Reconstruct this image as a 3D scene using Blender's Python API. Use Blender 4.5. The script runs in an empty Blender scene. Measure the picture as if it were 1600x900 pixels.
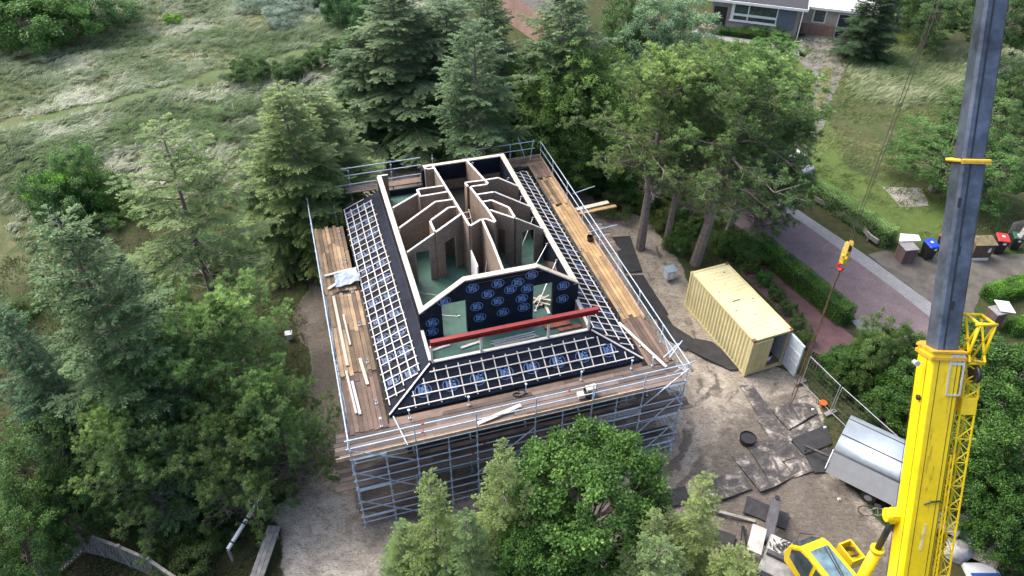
import bpy, math, random
import numpy as np
from mathutils import Matrix, Vector
R=math.radians
rnd=random.Random(7); rng=np.random.default_rng(11)
SC=bpy.context.scene; COL=SC.collection
# ---------------------------------------------------------------- camera
F=1174.34; PITCH=R(39.948); ROLL=R(.375); CAMZ=29.16
_cp,_sp=math.cos(PITCH),math.sin(PITCH); _cr,_sr=math.cos(ROLL),math.sin(ROLL)
FW=np.array([0,_cp,-_sp]); _r=np.array([1,0,0.]); _u=np.array([0,_sp,_cp])
RT=_cr*_r+_sr*_u; UP=-_sr*_r+_cr*_u; CAM=np.array([0,0,CAMZ])
cd=bpy.data.cameras.new('camera'); cam=bpy.data.objects.new('camera',cd); COL.objects.link(cam)
cam.matrix_world=Matrix(((RT[0],UP[0],-FW[0],0),(RT[1],UP[1],-FW[1],0),(RT[2],UP[2],-FW[2],CAMZ),(0,0,0,1)))
cd.sensor_width=36; cd.lens=36*F/1600; cd.clip_start=.3; cd.clip_end=3000
SC.camera=cam
# ---------------------------------------------------------------- light
SUN_EL,SUN_AZ=R(52),R(-60)      # azimuth from +y, clockwise positive
w=bpy.data.worlds.new('World'); SC.world=w; w.use_nodes=True
nt=w.node_tree; sky=nt.nodes.new('ShaderNodeTexSky'); sky.sky_type='NISHITA'; sky.sun_disc=False
sky.sun_elevation=SUN_EL; sky.sun_rotation=SUN_AZ; sky.air_density=.8; sky.dust_density=6; sky.ozone_density=1.0
bg=nt.nodes['Background']; bg.inputs['Strength'].default_value=.15
nt.links.new(sky.outputs[0],bg.inputs[0])
sd=bpy.data.lights.new('sun','SUN'); sd.energy=.8; sd.angle=R(45); sd.color=(1,.985,.96)
so=bpy.data.objects.new('sun',sd); COL.objects.link(so)
dx,dy,dz=math.sin(SUN_AZ)*math.cos(SUN_EL),math.cos(SUN_AZ)*math.cos(SUN_EL),math.sin(SUN_EL)
so.rotation_euler=Vector((dx,dy,dz)).to_track_quat('Z','Y').to_euler()
vs=SC.view_settings; vs.view_transform='Standard'; vs.look='None'; vs.gamma=1; vs.exposure=1.41; vs.use_curve_mapping=False
# ---------------------------------------------------------------- points
def ray(x,y): return FW+RT*(x-800)/F-UP*(y-450)/F
def at(x,y,z=0.):
    d=ray(x,y); t=(z-CAMZ)/d[2]; return CAM+t*d
def depth_pt(x,y,d): return CAM+d*ray(x,y)
def sst(a,b,x):
    t=np.clip((x-a)/(b-a),0,1); return t*t*(3-2*t)
def vn(x,y,s,seed=0):
    """smooth value noise -1..1"""
    x=np.asarray(x,float)/s+seed*17.3; y=np.asarray(y,float)/s+seed*9.1
    xi=np.floor(x);yi=np.floor(y);fx=x-xi;fy=y-yi
    def h(a,b):
        n=np.sin(a*127.1+b*311.7+seed*74.7)*43758.5453; return (n-np.floor(n))*2-1
    fx=fx*fx*(3-2*fx);fy=fy*fy*(3-2*fy)
    return (h(xi,yi)*(1-fx)+h(xi+1,yi)*fx)*(1-fy)+(h(xi,yi+1)*(1-fx)+h(xi+1,yi+1)*fx)*fy
def gz(x,y):
    x=np.asarray(x,float);y=np.asarray(y,float)
    m=sst(-13,-24,x-(y-45)*.25)*sst(36,50,y)*(1-.6*sst(110,160,y))
    return m*(.9+1.1*vn(x,y,15,1)+.55*vn(x,y,7,2)+.22*vn(x,y,2.6,3))
def atg(px,py):
    p=at(px,py,0)
    for _ in range(6): p=at(px,py,float(gz(p[0],p[1])))
    return p
# ---------------------------------------------------------------- materials
MATS={}
def nodes(name):
    m=bpy.data.materials.new(name); m.use_nodes=True; n=m.node_tree.nodes; l=m.node_tree.links
    return m,n,l,n['Principled BSDF']
def noise(n,l,scale,detail=4,rough=.6,co='Object',vec=None,dist=0):
    t=n.new('ShaderNodeTexNoise'); t.inputs['Scale'].default_value=scale; t.inputs['Detail'].default_value=detail
    t.inputs['Roughness'].default_value=rough; t.inputs['Distortion'].default_value=dist
    if vec is None:
        c=n.new('ShaderNodeTexCoord'); l.new(c.outputs[co],t.inputs['Vector'])
    else: l.new(vec,t.inputs['Vector'])
    return t.outputs['Fac']
def ramp(n,l,fac,stops):
    r=n.new('ShaderNodeValToRGB'); e=r.color_ramp.elements
    while len(e)<len(stops): e.new(.5)
    for k,(p,c) in enumerate(stops): e[k].position=p; e[k].color=(*c,1) if len(c)==3 else c
    l.new(fac,r.inputs[0]); return r.outputs[0]
def mixc(n,l,a,b,fac,mode='MIX'):
    m=n.new('ShaderNodeMix'); m.data_type='RGBA'; m.blend_type=mode
    for s,v in ((m.inputs['Factor'],fac),(m.inputs['A'],a),(m.inputs['B'],b)):
        if isinstance(v,(int,float)): s.default_value=v
        elif isinstance(v,tuple): s.default_value=(*v,1)
        else: l.new(v,s)
    return m.outputs['Result']
def bump(n,l,h,b,st=.3,dist=.02):
    k=n.new('ShaderNodeBump'); k.inputs['Strength'].default_value=st; k.inputs['Distance'].default_value=dist
    l.new(h,k.inputs['Height']); l.new(k.outputs[0],b.inputs['Normal'])
def mul(c,k): return tuple(min(1,v*k) for v in c)
def mat(name,c,rough=.7,var=.25,scale=3,metal=0,c2=None,tint=0,bmp=0,fine=30,spec=None,coat=0):
    """plain surface: two noises between a light and a dark tone (+ per-face 'tint' attribute)"""
    if name in MATS: return MATS[name]
    m,n,l,b=nodes(name)
    c2=c2 or mul(c,1-2*var)
    f=noise(n,l,scale,5,.65); f2=noise(n,l,fine,3,.6)
    a=ramp(n,l,f,[(.3,mul(c,1+var*.5)),(.72,c2)])
    a=mixc(n,l,a,ramp(n,l,f2,[(.3,(1-var*.6,)*3),(.7,(1+var*.3,)*3)]),1.,'MULTIPLY')
    if tint:
        at_=n.new('ShaderNodeAttribute'); at_.attribute_name='tint'
        a=mixc(n,l,a,ramp(n,l,at_.outputs['Fac'],[(0,(1-tint,)*3),(1,(1+tint,)*3)]),1.,'MULTIPLY')
    l.new(a,b.inputs['Base Color']); b.inputs['Roughness'].default_value=rough; b.inputs['Metallic'].default_value=metal
    if spec is not None: b.inputs['Specular IOR Level'].default_value=spec
    if coat: b.inputs['Coat Weight'].default_value=coat; b.inputs['Coat Roughness'].default_value=.15
    if bmp: bump(n,l,f2,b,bmp)
    MATS[name]=m; return m
def leafmat(name,dark,light,tip,rough=.6,trans=.25):
    """foliage: clump tint from attribute, object colour multiplies"""
    m,n,l,b=nodes(name)
    at_=n.new('ShaderNodeAttribute'); at_.attribute_name='tint'
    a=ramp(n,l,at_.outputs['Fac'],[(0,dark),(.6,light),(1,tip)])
    oi=n.new('ShaderNodeObjectInfo')
    a=mixc(n,l,a,oi.outputs['Color'],1.,'MULTIPLY')
    l.new(a,b.inputs['Base Color']); b.inputs['Roughness'].default_value=rough; b.inputs['Specular IOR Level'].default_value=.3
    tr=n.new('ShaderNodeBsdfTranslucent'); l.new(a,tr.inputs[0])
    mx=n.new('ShaderNodeMixShader'); mx.inputs[0].default_value=trans
    l.new(b.outputs[0],mx.inputs[1]); l.new(tr.outputs[0],mx.inputs[2]); l.new(mx.outputs[0],n['Material Output'].inputs[0])
    MATS[name]=m; return m
# ---------------------------------------------------------------- mesh building
def raw_mesh(name,V,Fq,mats,tint=None,smooth=False):
    """V (n,3); Fq (m,3|4) array"""
    me=bpy.data.meshes.new(name); V=np.asarray(V,np.float32); Fq=np.asarray(Fq,np.int32)
    k=Fq.shape[1]
    me.vertices.add(len(V)); me.vertices.foreach_set('co',V.ravel())
    me.loops.add(Fq.size); me.loops.foreach_set('vertex_index',Fq.ravel())
    me.polygons.add(len(Fq)); me.polygons.foreach_set('loop_start',np.arange(0,Fq.size,k,dtype=np.int32))
    if smooth: me.polygons.foreach_set('use_smooth',np.ones(len(Fq),bool))
    me.update(calc_edges=True)
    if tint is not None:
        a=me.attributes.new('tint','FLOAT','FACE'); a.data.foreach_set('value',np.asarray(tint,np.float32))
    for m in mats: me.materials.append(m)
    return me
FR={}   # root name -> (loc, rz)
class MB:
    def __init__(s): s.v=[];s.f=[];s.t=[];s.m=[];s.sm=[]
    def add(s,V,Fs,t=None,m=0,smooth=False):
        o=len(s.v); s.v+= [tuple(map(float,p)) for p in V]
        t=rnd.random() if t is None else t
        for f in Fs: s.f.append([i+o for i in f]); s.t.append(t); s.m.append(m); s.sm.append(smooth)
        return s
    def box(s,x0,x1,y0,y1,z0,z1,t=None,m=0):
        return s.add([(x0,y0,z0),(x1,y0,z0),(x1,y1,z0),(x0,y1,z0),(x0,y0,z1),(x1,y0,z1),(x1,y1,z1),(x0,y1,z1)],
          [(3,2,1,0),(4,5,6,7),(0,1,5,4),(1,2,6,5),(2,3,7,6),(3,0,4,7)],t,m)
    def frame(s,p,q,up=(0,0,1)):
        p=np.array(p,float);q=np.array(q,float);d=q-p;L=np.linalg.norm(d)+1e-9;d/=L
        up=np.array(up,float)
        if abs(d@up)>.98: up=np.array([1.,0,0]) if abs(d[0])<.9 else np.array([0,1.,0])
        a=np.cross(d,up);a/=np.linalg.norm(a);b=np.cross(a,d); return p,q,a,b
    def beam(s,p,q,w,h,up=(0,0,1),t=None,m=0):
        p,q,a,b=s.frame(p,q,up);V=[]
        for e in (p,q):
            for i,j in ((-1,-1),(1,-1),(1,1),(-1,1)): V.append(e+a*i*w/2+b*j*h/2)
        return s.add(V,[(3,2,1,0),(4,5,6,7),(0,1,5,4),(1,2,6,5),(2,3,7,6),(3,0,4,7)],t,m)
    def tube(s,p,q,r,n=6,r2=None,t=None,m=0,cap=True):
        p,q,a,b=s.frame(p,q);r2=r if r2 is None else r2;V=[];n=int(n)
        for e,rr in ((p,r),(q,r2)):
            for k in range(n):
                c=2*math.pi*k/n; V.append(e+a*rr*math.cos(c)+b*rr*math.sin(c))
        Fs=[(k,(k+1)%n,n+(k+1)%n,n+k) for k in range(n)]
        s.add(V,Fs,t,m,n>6)
        if cap:
            o=len(s.v)-2*n; s.f+= [[o+k for k in range(n)][::-1],[o+n+k for k in range(n)]]; s.t+=[.5,.5]; s.m+=[m,m]; s.sm+=[False,False]
        return s
    def path(s,pts,r,n=5,t=None,m=0):
        for a,b in zip(pts[:-1],pts[1:]): s.tube(a,b,r,n,t=t,m=m,cap=False)
        return s
    def prism(s,poly,z0,z1,t=None,m=0):
        n=len(poly);V=[(x,y,z0) for x,y in poly]+[(x,y,z1) for x,y in poly]
        a=sum(poly[i][0]*poly[(i+1)%n][1]-poly[(i+1)%n][0]*poly[i][1] for i in range(n))
        Fs=[tuple(range(n))[::-1],tuple(range(n,2*n))]+[(i,(i+1)%n,n+(i+1)%n,n+i) for i in range(n)]
        if a<0: Fs=[f[::-1] for f in Fs]
        return s.add(V,Fs,t,m)
    def extr(s,poly,vec,t=None,m=0):
        """planar 3D polygon extruded by vec"""
        poly=[np.array(p,float) for p in poly];vec=np.array(vec,float);n=len(poly)
        nn=sum(np.cross(poly[i]-poly[0],poly[(i+1)%n]-poly[0]) for i in range(n))
        V=poly+[p+vec for p in poly]
        Fs=[tuple(range(n))[::-1],tuple(range(n,2*n))]+[(i,(i+1)%n,n+(i+1)%n,n+i) for i in range(n)]
        if nn@vec<0: Fs=[f[::-1] for f in Fs]
        return s.add(V,Fs,t,m)
    def sheet(s,poly,t=None,m=0): return s.add(poly,[tuple(range(len(poly)))],t,m)
    def build(s,name,mt,parent=None,world=False,loc=None,bevel=0,seg=2):
        me=bpy.data.meshes.new(name); V=np.array(s.v,float)
        if world and parent is not None:
            l,rz=FR[parent.name]; V=V-np.array(l); c,sn=math.cos(-rz),math.sin(-rz)
            V=np.stack([V[:,0]*c-V[:,1]*sn,V[:,0]*sn+V[:,1]*c,V[:,2]],1)
        elif parent is None:
            if loc is None: loc=((V[:,0].min()+V[:,0].max())/2,(V[:,1].min()+V[:,1].max())/2,V[:,2].min())
            V=V-np.array(loc,float)
        me.from_pydata([tuple(p) for p in V],[],s.f)
        a=me.attributes.new('tint','FLOAT','FACE'); a.data.foreach_set('value',s.t)
        for m in (mt if isinstance(mt,(list,tuple)) else [mt]): me.materials.append(m)
        me.polygons.foreach_set('material_index',s.m); me.polygons.foreach_set('use_smooth',s.sm)
        o=bpy.data.objects.new(name,me); COL.objects.link(o)
        if parent is not None: o.parent=parent
        else: o.location=loc
        if bevel:
            b=o.modifiers.new('bevel','BEVEL'); b.width=bevel; b.segments=seg; b.limit_method='ANGLE'
        return o
def tag(o,label=None,cat=None,group=None,kind=None):
    if label: o['label']=label
    if cat: o['category']=cat
    if group: o['group']=group
    if kind: o['kind']=kind
    return o
def empty(name,loc,rz=0,label=None,cat=None,group=None):
    o=bpy.data.objects.new(name,None); COL.objects.link(o); o.empty_display_size=.3
    o.location=loc; o.rotation_euler=(0,0,rz); FR[o.name]=(tuple(loc),rz); tag(o,label,cat,group); return o
def copy_tree(o,parent=None,done=None):
    c=o.copy(); COL.objects.link(c)
    if parent is not None: c.parent=parent
    for ch in [x for x in COL.objects if x.parent==o and x!=c]: copy_tree(ch,c)
    return c
# ---------------------------------------------------------------- palette
WOOD=mat('fresh_lumber',(.54,.48,.385),.7,.12,4,tint=.12,fine=60)
WHITEWOOD=mat('white_batten',(.56,.54,.50),.6,.08,5,tint=.08)
DECKM=mat('deck_plank',(.18,.118,.088),.8,.3,1.6,tint=.5,bmp=.4,fine=25,c2=(.10,.075,.058))
YDECK=mat('wet_plank',(.36,.245,.11),.55,.3,1.1,tint=.30,bmp=.4,fine=25,c2=(.21,.13,.065))
GDECK=mat('grey_plank',(.15,.122,.106),.85,.3,1.2,tint=.45,bmp=.4,fine=25,c2=(.092,.072,.062))
GREYWOOD=mat('weathered_wood',(.30,.29,.27),.85,.25,4,tint=.2,bmp=.4)
OSB=None
def osb():
    m,n,l,b=nodes('osb_board'); c=n.new('ShaderNodeTexCoord')
    v=n.new('ShaderNodeTexVoronoi'); v.inputs['Scale'].default_value=16; l.new(c.outputs['Object'],v.inputs['Vector'])
    a=ramp(n,l,v.outputs['Color'],[(0,(.155,.118,.09)),(1,(.28,.225,.18))])
    f=noise(n,l,1.2,3); a=mixc(n,l,a,ramp(n,l,f,[(.3,(.8,.78,.76)),(.7,(1.1,1.08,1.05))]),1.,'MULTIPLY')
    l.new(a,b.inputs['Base Color']); b.inputs['Roughness'].default_value=.75; return m
OSB=osb()
MEMB=mat('roof_membrane',(.014,.020,.036),.7,.3,1.5,bmp=.5,fine=5,spec=.12)
EMB=mat('printed_emblem_blue',(.13,.25,.53),.5,.12,5)
EMB2=mat('printed_emblem_dark',(.065,.12,.25),.6,.15,4)  # darker copy of the emblem print, used on the side skirts
MIXDECK=mat('mixed_plank',(.30,.205,.11),.7,.3,1.1,tint=.65,bmp=.4,fine=25,c2=(.13,.09,.06))
GALV=mat('galvanised_tube',(.60,.63,.67),.38,.15,6,metal=.55)
BLUEST=mat('blue_grey_steel',(.25,.36,.48),.45,.15,6,metal=.4)
REDM=mat('red_primer_steel',(.25,.022,.022),.45,.18,3)
GREENF=mat('green_floor_board',(.045,.125,.098),.55,.22,1.2,fine=12)
YEL=mat('crane_yellow',(.82,.60,.004),.42,.11,.8,coat=.12,fine=6)
DARKST=mat('boom_dark_steel',(.12,.15,.20),.38,.35,1.0,metal=.45,fine=6)
BLACK=mat('black_plastic',(.022,.024,.027),.45,.2,4)
RUB=mat('black_rubber',(.035,.036,.038),.8,.3,5)
WHITE=mat('white_paint',(.78,.79,.80),.5,.06,3)
GLASS=mat('dark_glass',(.05,.08,.095),.08,.3,1.5,spec=.9)
LGLASS=mat('cab_glass',(.16,.27,.33),.06,.4,1.4,spec=.9)
ROPE=mat('rusty_steel_rope',(.17,.095,.06),.6,.2,8)
GREYST=mat('grey_deck_steel',(.34,.34,.33),.5,.25,3,fine=14)
DGREY=mat('dark_grey_steel',(.075,.075,.08),.5,.25,3)
BARK=mat('bark',(.25,.21,.19),.9,.3,5,bmp=.8,fine=14,c2=(.13,.105,.09))
TWIG=mat('dry_twig',(.23,.20,.17),.9,.2,6)
# ================================================================ SETTING
def P2(px): return [tuple(at(x,y,0)[:2]) for x,y in px]
def sdist(X,Y,poly):
    """signed distance, positive inside"""
    n=len(poly); d=np.full(X.shape,1e9); ins=np.zeros(X.shape,bool)
    for i in range(n):
        x0,y0=poly[i];x1,y1=poly[(i+1)%n];ex,ey=x1-x0,y1-y0
        t=np.clip(((X-x0)*ex+(Y-y0)*ey)/(ex*ex+ey*ey+1e-9),0,1)
        d=np.minimum(d,np.hypot(X-x0-t*ex,Y-y0-t*ey))
        with np.errstate(divide='ignore',invalid='ignore'):
            c=((y0>Y)!=(y1>Y))&(X<ex*(Y-y0)/(ey if ey else 1e-9)+x0)
        ins^=c
    return np.where(ins,d,-d)
YARD=P2([(440,1000),(445,900),(445,800),(475,755),(495,690),(478,560),(468,470),(500,400),(545,330),(570,250),(650,225),(705,205),(740,175),(780,180),(820,215),(880,245),(940,320),(1010,350),(1055,400),(1085,460),(1180,560),(1262,588),(1290,655),(1300,745),(1370,815),(1440,860),(1500,1000),(1300,1150),(1000,1150),(900,1000),(700,1000)])
MUD=P2([(440,470),(480,380),(545,420),(610,600),(680,720),(720,790),(700,822),(600,822),(562,800),(552,740),(480,720),(450,560)])
DARKY=P2([(1120,640),(1240,600),(1290,650),(1300,750),(1420,850),(1440,1000),(1050,1000),(1100,860),(1060,800),(1100,760)])
LAWN=P2([(1010,95),(1240,80),(1262,170),(1270,270),(1380,380),(1480,380),(1530,330),(1420,300),(1330,265),(1290,180),(1330,80),(1480,60),(1520,20),(1420,10),(1340,60),(1270,60),(1090,45),(960,100)])
MEAD=P2([(1310,75),(1600,70),(1700,200),(1660,380),(1480,360),(1300,240),(1285,190)])
DUNE=[(-200,30),(-31,30),(-27,40),(-22,45),(-14,47),(-10,60),(-8,75),(-2,90),(-2,300),(-200,300)]
DPATH=[atg(*p)[:2] for p in [(-60,212),(60,190),(170,163),(260,138),(330,118),(400,100),(470,82),(540,60),(620,42)]]
RUTS=[[tuple(at(x+o,y+o*.3,0)[:2]) for x,y in L_] for L_ in ([(1010,380),(1060,500),(1110,600),(1090,700),(1040,760)],[(1230,600),(1200,700),(1230,800),(1300,900)],[(1140,600),(1090,660),(1075,740)]) for o in (-16,16)]
def pdist(X,Y,pts):
    d=np.full(X.shape,1e9)
    for (x0,y0),(x1,y1) in zip(pts[:-1],pts[1:]):
        ex,ey=x1-x0,y1-y0; t=np.clip(((X-x0)*ex+(Y-y0)*ey)/(ex*ex+ey*ey),0,1)
        d=np.minimum(d,np.hypot(X-x0-t*ex,Y-y0-t*ey))
    return d
def ground_masks(X,Y):
    wob=.35*vn(X,Y,1.1,5)+.5*vn(X,Y,3,6)
    yard=sst(-.35,.35,sdist(X,Y,YARD)+wob)
    mud=sst(-.4,.5,sdist(X,Y,MUD)+wob)*yard
    rut=np.zeros(X.shape)
    for L_ in RUTS: rut=np.maximum(rut,(1-sst(.10,.28,pdist(X,Y,L_)+.12*vn(X,Y,.5,22)))*(.55+.45*vn(X,Y,2,23)))
    dk=sst(-1.2,1.2,sdist(X,Y,DARKY)+wob)*yard*.65
    mud=np.maximum(np.maximum(mud,dk),rut*.8*yard)
    lawn=sst(-.3,.3,sdist(X,Y,LAWN)+wob*.4)
    dune=np.maximum(sst(-1.5,2,sdist(X,Y,DUNE)+wob*2),sst(-.5,1,sdist(X,Y,MEAD)+wob)*.45)
    global DRY_LIFT
    DRY_LIFT=np.maximum(sst(-.6,.8,sdist(X,Y,P2([(450,770),(545,765),(570,840),(660,860),(660,960),(440,960)]))+wob),.75*sst(-.6,.8,sdist(X,Y,P2([(1075,560),(1130,585),(1150,650),(1100,640)]))+wob))  # pale dry sand; the bottom left patch is also lightened against tree shade
    pth=1-sst(.5,1.1,pdist(X,Y,DPATH)+wob*.5)
    return yard,mud,lawn,dune,pth
def axis(lo,hi,fine,step,far):
    a=list(np.arange(lo,hi+1e-6,fine)); s=step;x=hi
    while x<far: x+=s; s*=1.5; a.append(x)
    s=step;x=lo
    while x>-far: x-=s; s*=1.5; a.insert(0,x)
    return np.array(a)
xs=axis(-62,62,.3,1,900); ys=axis(8,92,.3,1,900)
X,Y=np.meshgrid(xs,ys); yard,mud,lawn,dune,pth=ground_masks(X,Y)
Z=gz(X,Y)+yard*(.06*vn(X,Y,1.3,8)+.035*vn(X,Y,.6,9))-yard*.03-mud*.10+mud*(.16*vn(X,Y,1.1,10))+yard*.10*np.maximum(0,vn(X,Y,2.2,14)-.2)
nx,ny=len(xs),len(ys); idx=np.arange(nx*ny).reshape(ny,nx)
Fq=np.stack([idx[:-1,:-1],idx[:-1,1:],idx[1:,1:],idx[1:,:-1]],-1).reshape(-1,4)
def ground_mat():
    m,n,l,b=nodes('ground_soil_and_sand'); c=n.new('ShaderNodeTexCoord'); co=c.outputs['Object']
    def A(k):
        a=n.new('ShaderNodeAttribute'); a.attribute_name=k; return a.outputs['Fac']
    n1=noise(n,l,.35,6,.6,vec=co); n2=noise(n,l,2.2,6,.7,vec=co); n3=noise(n,l,14,5,.7,vec=co); n4=noise(n,l,.9,5,.7,vec=co,dist=1.5)
    base=ramp(n,l,n2,[(.30,(.030,.040,.018)),(.5,(.055,.060,.028)),(.72,(.10,.075,.045))])
    base=mixc(n,l,base,(.045,.075,.022),ramp(n,l,n1,[(.45,(0,0,0)),(.65,(1,1,1))]))
    dn=ramp(n,l,n4,[(.28,(.06,.085,.032)),(.5,(.10,.12,.055)),(.72,(.17,.155,.095))])
    dn=mixc(n,l,dn,ramp(n,l,n3,[(.3,(.7,.7,.7)),(.7,(1.25,1.25,1.2))]),1.,'MULTIPLY')
    lw=ramp(n,l,n2,[(.3,(.065,.115,.028)),(.55,(.10,.145,.040)),(.8,(.15,.15,.055))])
    lw=mixc(n,l,lw,ramp(n,l,n3,[(.3,(.8,.8,.8)),(.7,(1.15,1.15,1.15))]),1.,'MULTIPLY')
    sd_=ramp(n,l,n4,[(.25,(.19,.165,.135)),(.45,(.33,.295,.245)),(.68,(.46,.42,.36))])
    sd_=mixc(n,l,sd_,ramp(n,l,n3,[(.32,(.62,.60,.58)),(.55,(1,1,1)),(.8,(1.12,1.12,1.12))]),.8,'MULTIPLY')
    # scuffed dark clods and drag marks
    v=n.new('ShaderNodeTexVoronoi'); v.inputs['Scale'].default_value=1.3; v.feature='F1'
    mp=n.new('ShaderNodeMapping'); mp.inputs['Rotation'].default_value=(0,0,.6); mp.inputs['Scale'].default_value=(1,2.4,1); l.new(co,mp.inputs[0])
    w1=noise(n,l,2.2,8,.75,vec=mp.outputs[0],dist=2.5)
    sd_=mixc(n,l,sd_,(.135,.118,.098),ramp(n,l,w1,[(.50,(0,0,0)),(.60,(.85,.85,.85))]))
    sd_=mixc(n,l,sd_,mixc(n,l,sd_,(1.5,1.5,1.48),1.,'MULTIPLY'),A('dry'))  # colour lifted for dry sand and, bottom left, to offset the tree shade
    md=ramp(n,l,w1,[(.3,(.075,.064,.054)),(.5,(.15,.133,.112)),(.75,(.26,.24,.21))])
    col=mixc(n,l,base,dn,A('dune')); col=mixc(n,l,col,lw,A('lawn'))
    col=mixc(n,l,col,(.10,.14,.06),A('pth'))
    # break the yard edge with noise
    def edge(k):
        s=n.new('ShaderNodeMath'); s.operation='ADD'; l.new(A(k),s.inputs[0])
        q=n.new('ShaderNodeMath'); q.operation='MULTIPLY_ADD'; l.new(n2,q.inputs[0]); q.inputs[1].default_value=.9; q.inputs[2].default_value=-.45; l.new(q.outputs[0],s.inputs[1])
        return ramp(n,l,s.outputs[0],[(.4,(0,0,0)),(.6,(1,1,1))])
    col=mixc(n,l,col,sd_,edge('yard')); 
    mm=n.new('ShaderNodeMath'); mm.operation='MULTIPLY'; l.new(edge('mud'),mm.inputs[0]); l.new(edge('yard'),mm.inputs[1])
    col=mixc(n,l,col,md,mm.outputs[0])
    l.new(col,b.inputs['Base Color']); b.inputs['Roughness'].default_value=.95; b.inputs['Specular IOR Level'].default_value=.15
    ad=n.new('ShaderNodeMath'); l.new(w1,ad.inputs[0]); l.new(n3,ad.inputs[1]); bump(n,l,ad.outputs[0],b,.9,.06)
    return m
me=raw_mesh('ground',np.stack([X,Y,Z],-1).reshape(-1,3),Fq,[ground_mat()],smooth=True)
for k,a in (('yard',yard),('mud',mud),('lawn',lawn),('dune',dune),('pth',pth),('dry',DRY_LIFT)):
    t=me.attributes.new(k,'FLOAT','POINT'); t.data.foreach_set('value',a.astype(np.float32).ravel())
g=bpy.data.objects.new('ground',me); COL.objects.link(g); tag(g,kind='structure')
def surf(name,px,z,mt,world=False,jit=.0):
    pts=px if world else P2(px); out=[]
    for i,(x0,y0) in enumerate(pts):
        x1,y1=pts[(i+1)%len(pts)]; k=max(1,int(math.hypot(x1-x0,y1-y0)/.6)) if jit else 1
        for j in range(k):
            t=j/k; out.append((x0+(x1-x0)*t+rnd.uniform(-jit,jit),y0+(y1-y0)*t+rnd.uniform(-jit,jit),z))
    o=MB().sheet(out,.5).build(name,mt); o.location.z=0
    for v in o.data.vertices: v.co.z=z
    import bmesh
    bm=bmesh.new(); bm.from_mesh(o.data); bmesh.ops.recalc_face_normals(bm,faces=bm.faces)
    for f in bm.faces:
        if f.normal.z<0: f.normal_flip()
    bmesh.ops.triangulate(bm,faces=bm.faces); bm.to_mesh(o.data); bm.free()
    return tag(o,kind='structure')
def brickmat(name,c1,c2,mortar,scale,rot=0,dirt=.3,bw=.5,rh=.25,off=.5):
    m,n,l,b=nodes(name); c=n.new('ShaderNodeTexCoord'); mp=n.new('ShaderNodeMapping'); mp.inputs['Rotation'].default_value=(0,0,rot)
    l.new(c.outputs['Object'],mp.inputs[0]); t=n.new('ShaderNodeTexBrick'); l.new(mp.outputs[0],t.inputs['Vector'])
    t.inputs['Scale'].default_value=scale; t.inputs['Mortar Size'].default_value=.025; t.inputs['Brick Width'].default_value=bw; t.inputs['Row Height'].default_value=rh; t.offset=off
    t.inputs['Color1'].default_value=(*c1,1); t.inputs['Color2'].default_value=(*c2,1); t.inputs['Mortar'].default_value=(*mortar,1)
    f=noise(n,l,.7,6,.7); a=mixc(n,l,t.outputs['Color'],ramp(n,l,f,[(.3,(1-dirt,)*3),(.7,(1+dirt*.6,)*3)]),1.,'MULTIPLY')
    f2=noise(n,l,22,3,.7); a=mixc(n,l,a,ramp(n,l,f2,[(.3,(.8,)*3),(.7,(1.15,)*3)]),1.,'MULTIPLY')
    l.new(a,b.inputs['Base Color']); b.inputs['Roughness'].default_value=.85; MATS[name]=m; return m
STREET=brickmat('street_clinker',(.155,.115,.122),(.205,.152,.158),(.10,.085,.088),5.2,-.62)
PAVE=brickmat('pavement_slab',(.22,.225,.235),(.25,.252,.26),(.17,.17,.17),2.6,-.62,.2,.5,.5)
REDP=mat('red_brown_path',(.15,.085,.088),.85,.22,1.2,fine=28)
ASPH=mat('worn_driveway',(.125,.115,.098),.9,.3,1.,fine=20)
surf('street',[(1120,330),(1175,318),(1220,330),(1263,355),(1307,387),(1352,419),(1398,453),(1445,490),(1560,580),(1750,740),(1600,800),(1440,600),(1380,545),(1335,497),(1196,385)],.02,STREET)
surf('pavement',[(1205,300),(1258,336),(1300,364),(1354,400),(1392,428),(1447,468),(1520,520),(1600,560),(1750,720),(1750,740),(1560,580),(1445,490),(1398,453),(1352,419),(1307,387),(1263,355),(1200,315)],.03,PAVE)
surf('driveway',[(1355,398),(1385,392),(1420,402),(1500,400),(1640,396),(1660,430),(1600,440),(1560,446),(1532,462),(1522,485),(1530,510),(1520,519),(1447,467),(1392,427)],.024,ASPH,jit=.05)
surf('kerb_strip',[(1330,502),(1345,498),(1385,540),(1430,590),(1412,590),(1370,545)],.028,PAVE)
surf('red_brown_path',[(1150,395),(1185,397),(1240,440),(1320,515),(1350,545),(1420,640),(1380,640),(1290,560),(1262,545),(1200,470),(1160,430)],.024,REDP,jit=.06)
surf('gravel_drive',[(1268,38),(1334,48),(1328,92),(1312,128),(1294,168),(1284,215),(1262,215),(1268,165),(1272,120),(1248,92),(1252,62)],.02,mat('garden_gravel',(.18,.168,.15),.9,.28,1.1,fine=18),jit=.1)
surf('mossy_strip',[(1286,104),(1300,106),(1290,150),(1276,185),(1270,185),(1280,140)],.028,mat('mossy_strip',(.15,.15,.055),.95,.25,2),jit=.12)
surf('garden_path',[(1085,44),(1110,52),(1180,63),(1240,75),(1262,83),(1258,90),(1236,84),(1180,70),(1105,60),(1080,52)],.02,PAVE)
surf('paved_patch',[(1378,292),(1440,294),(1452,322),(1408,324)],.02,brickmat('patch_tile',(.27,.255,.25),(.32,.30,.29),(.13,.14,.08),1.4,.1,.2,.5,.5),jit=.04)
surf('edging_line',[(1255,58),(1285,60),(1340,66),(1345,68),(1285,66),(1255,62)],.03,PAVE)
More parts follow.
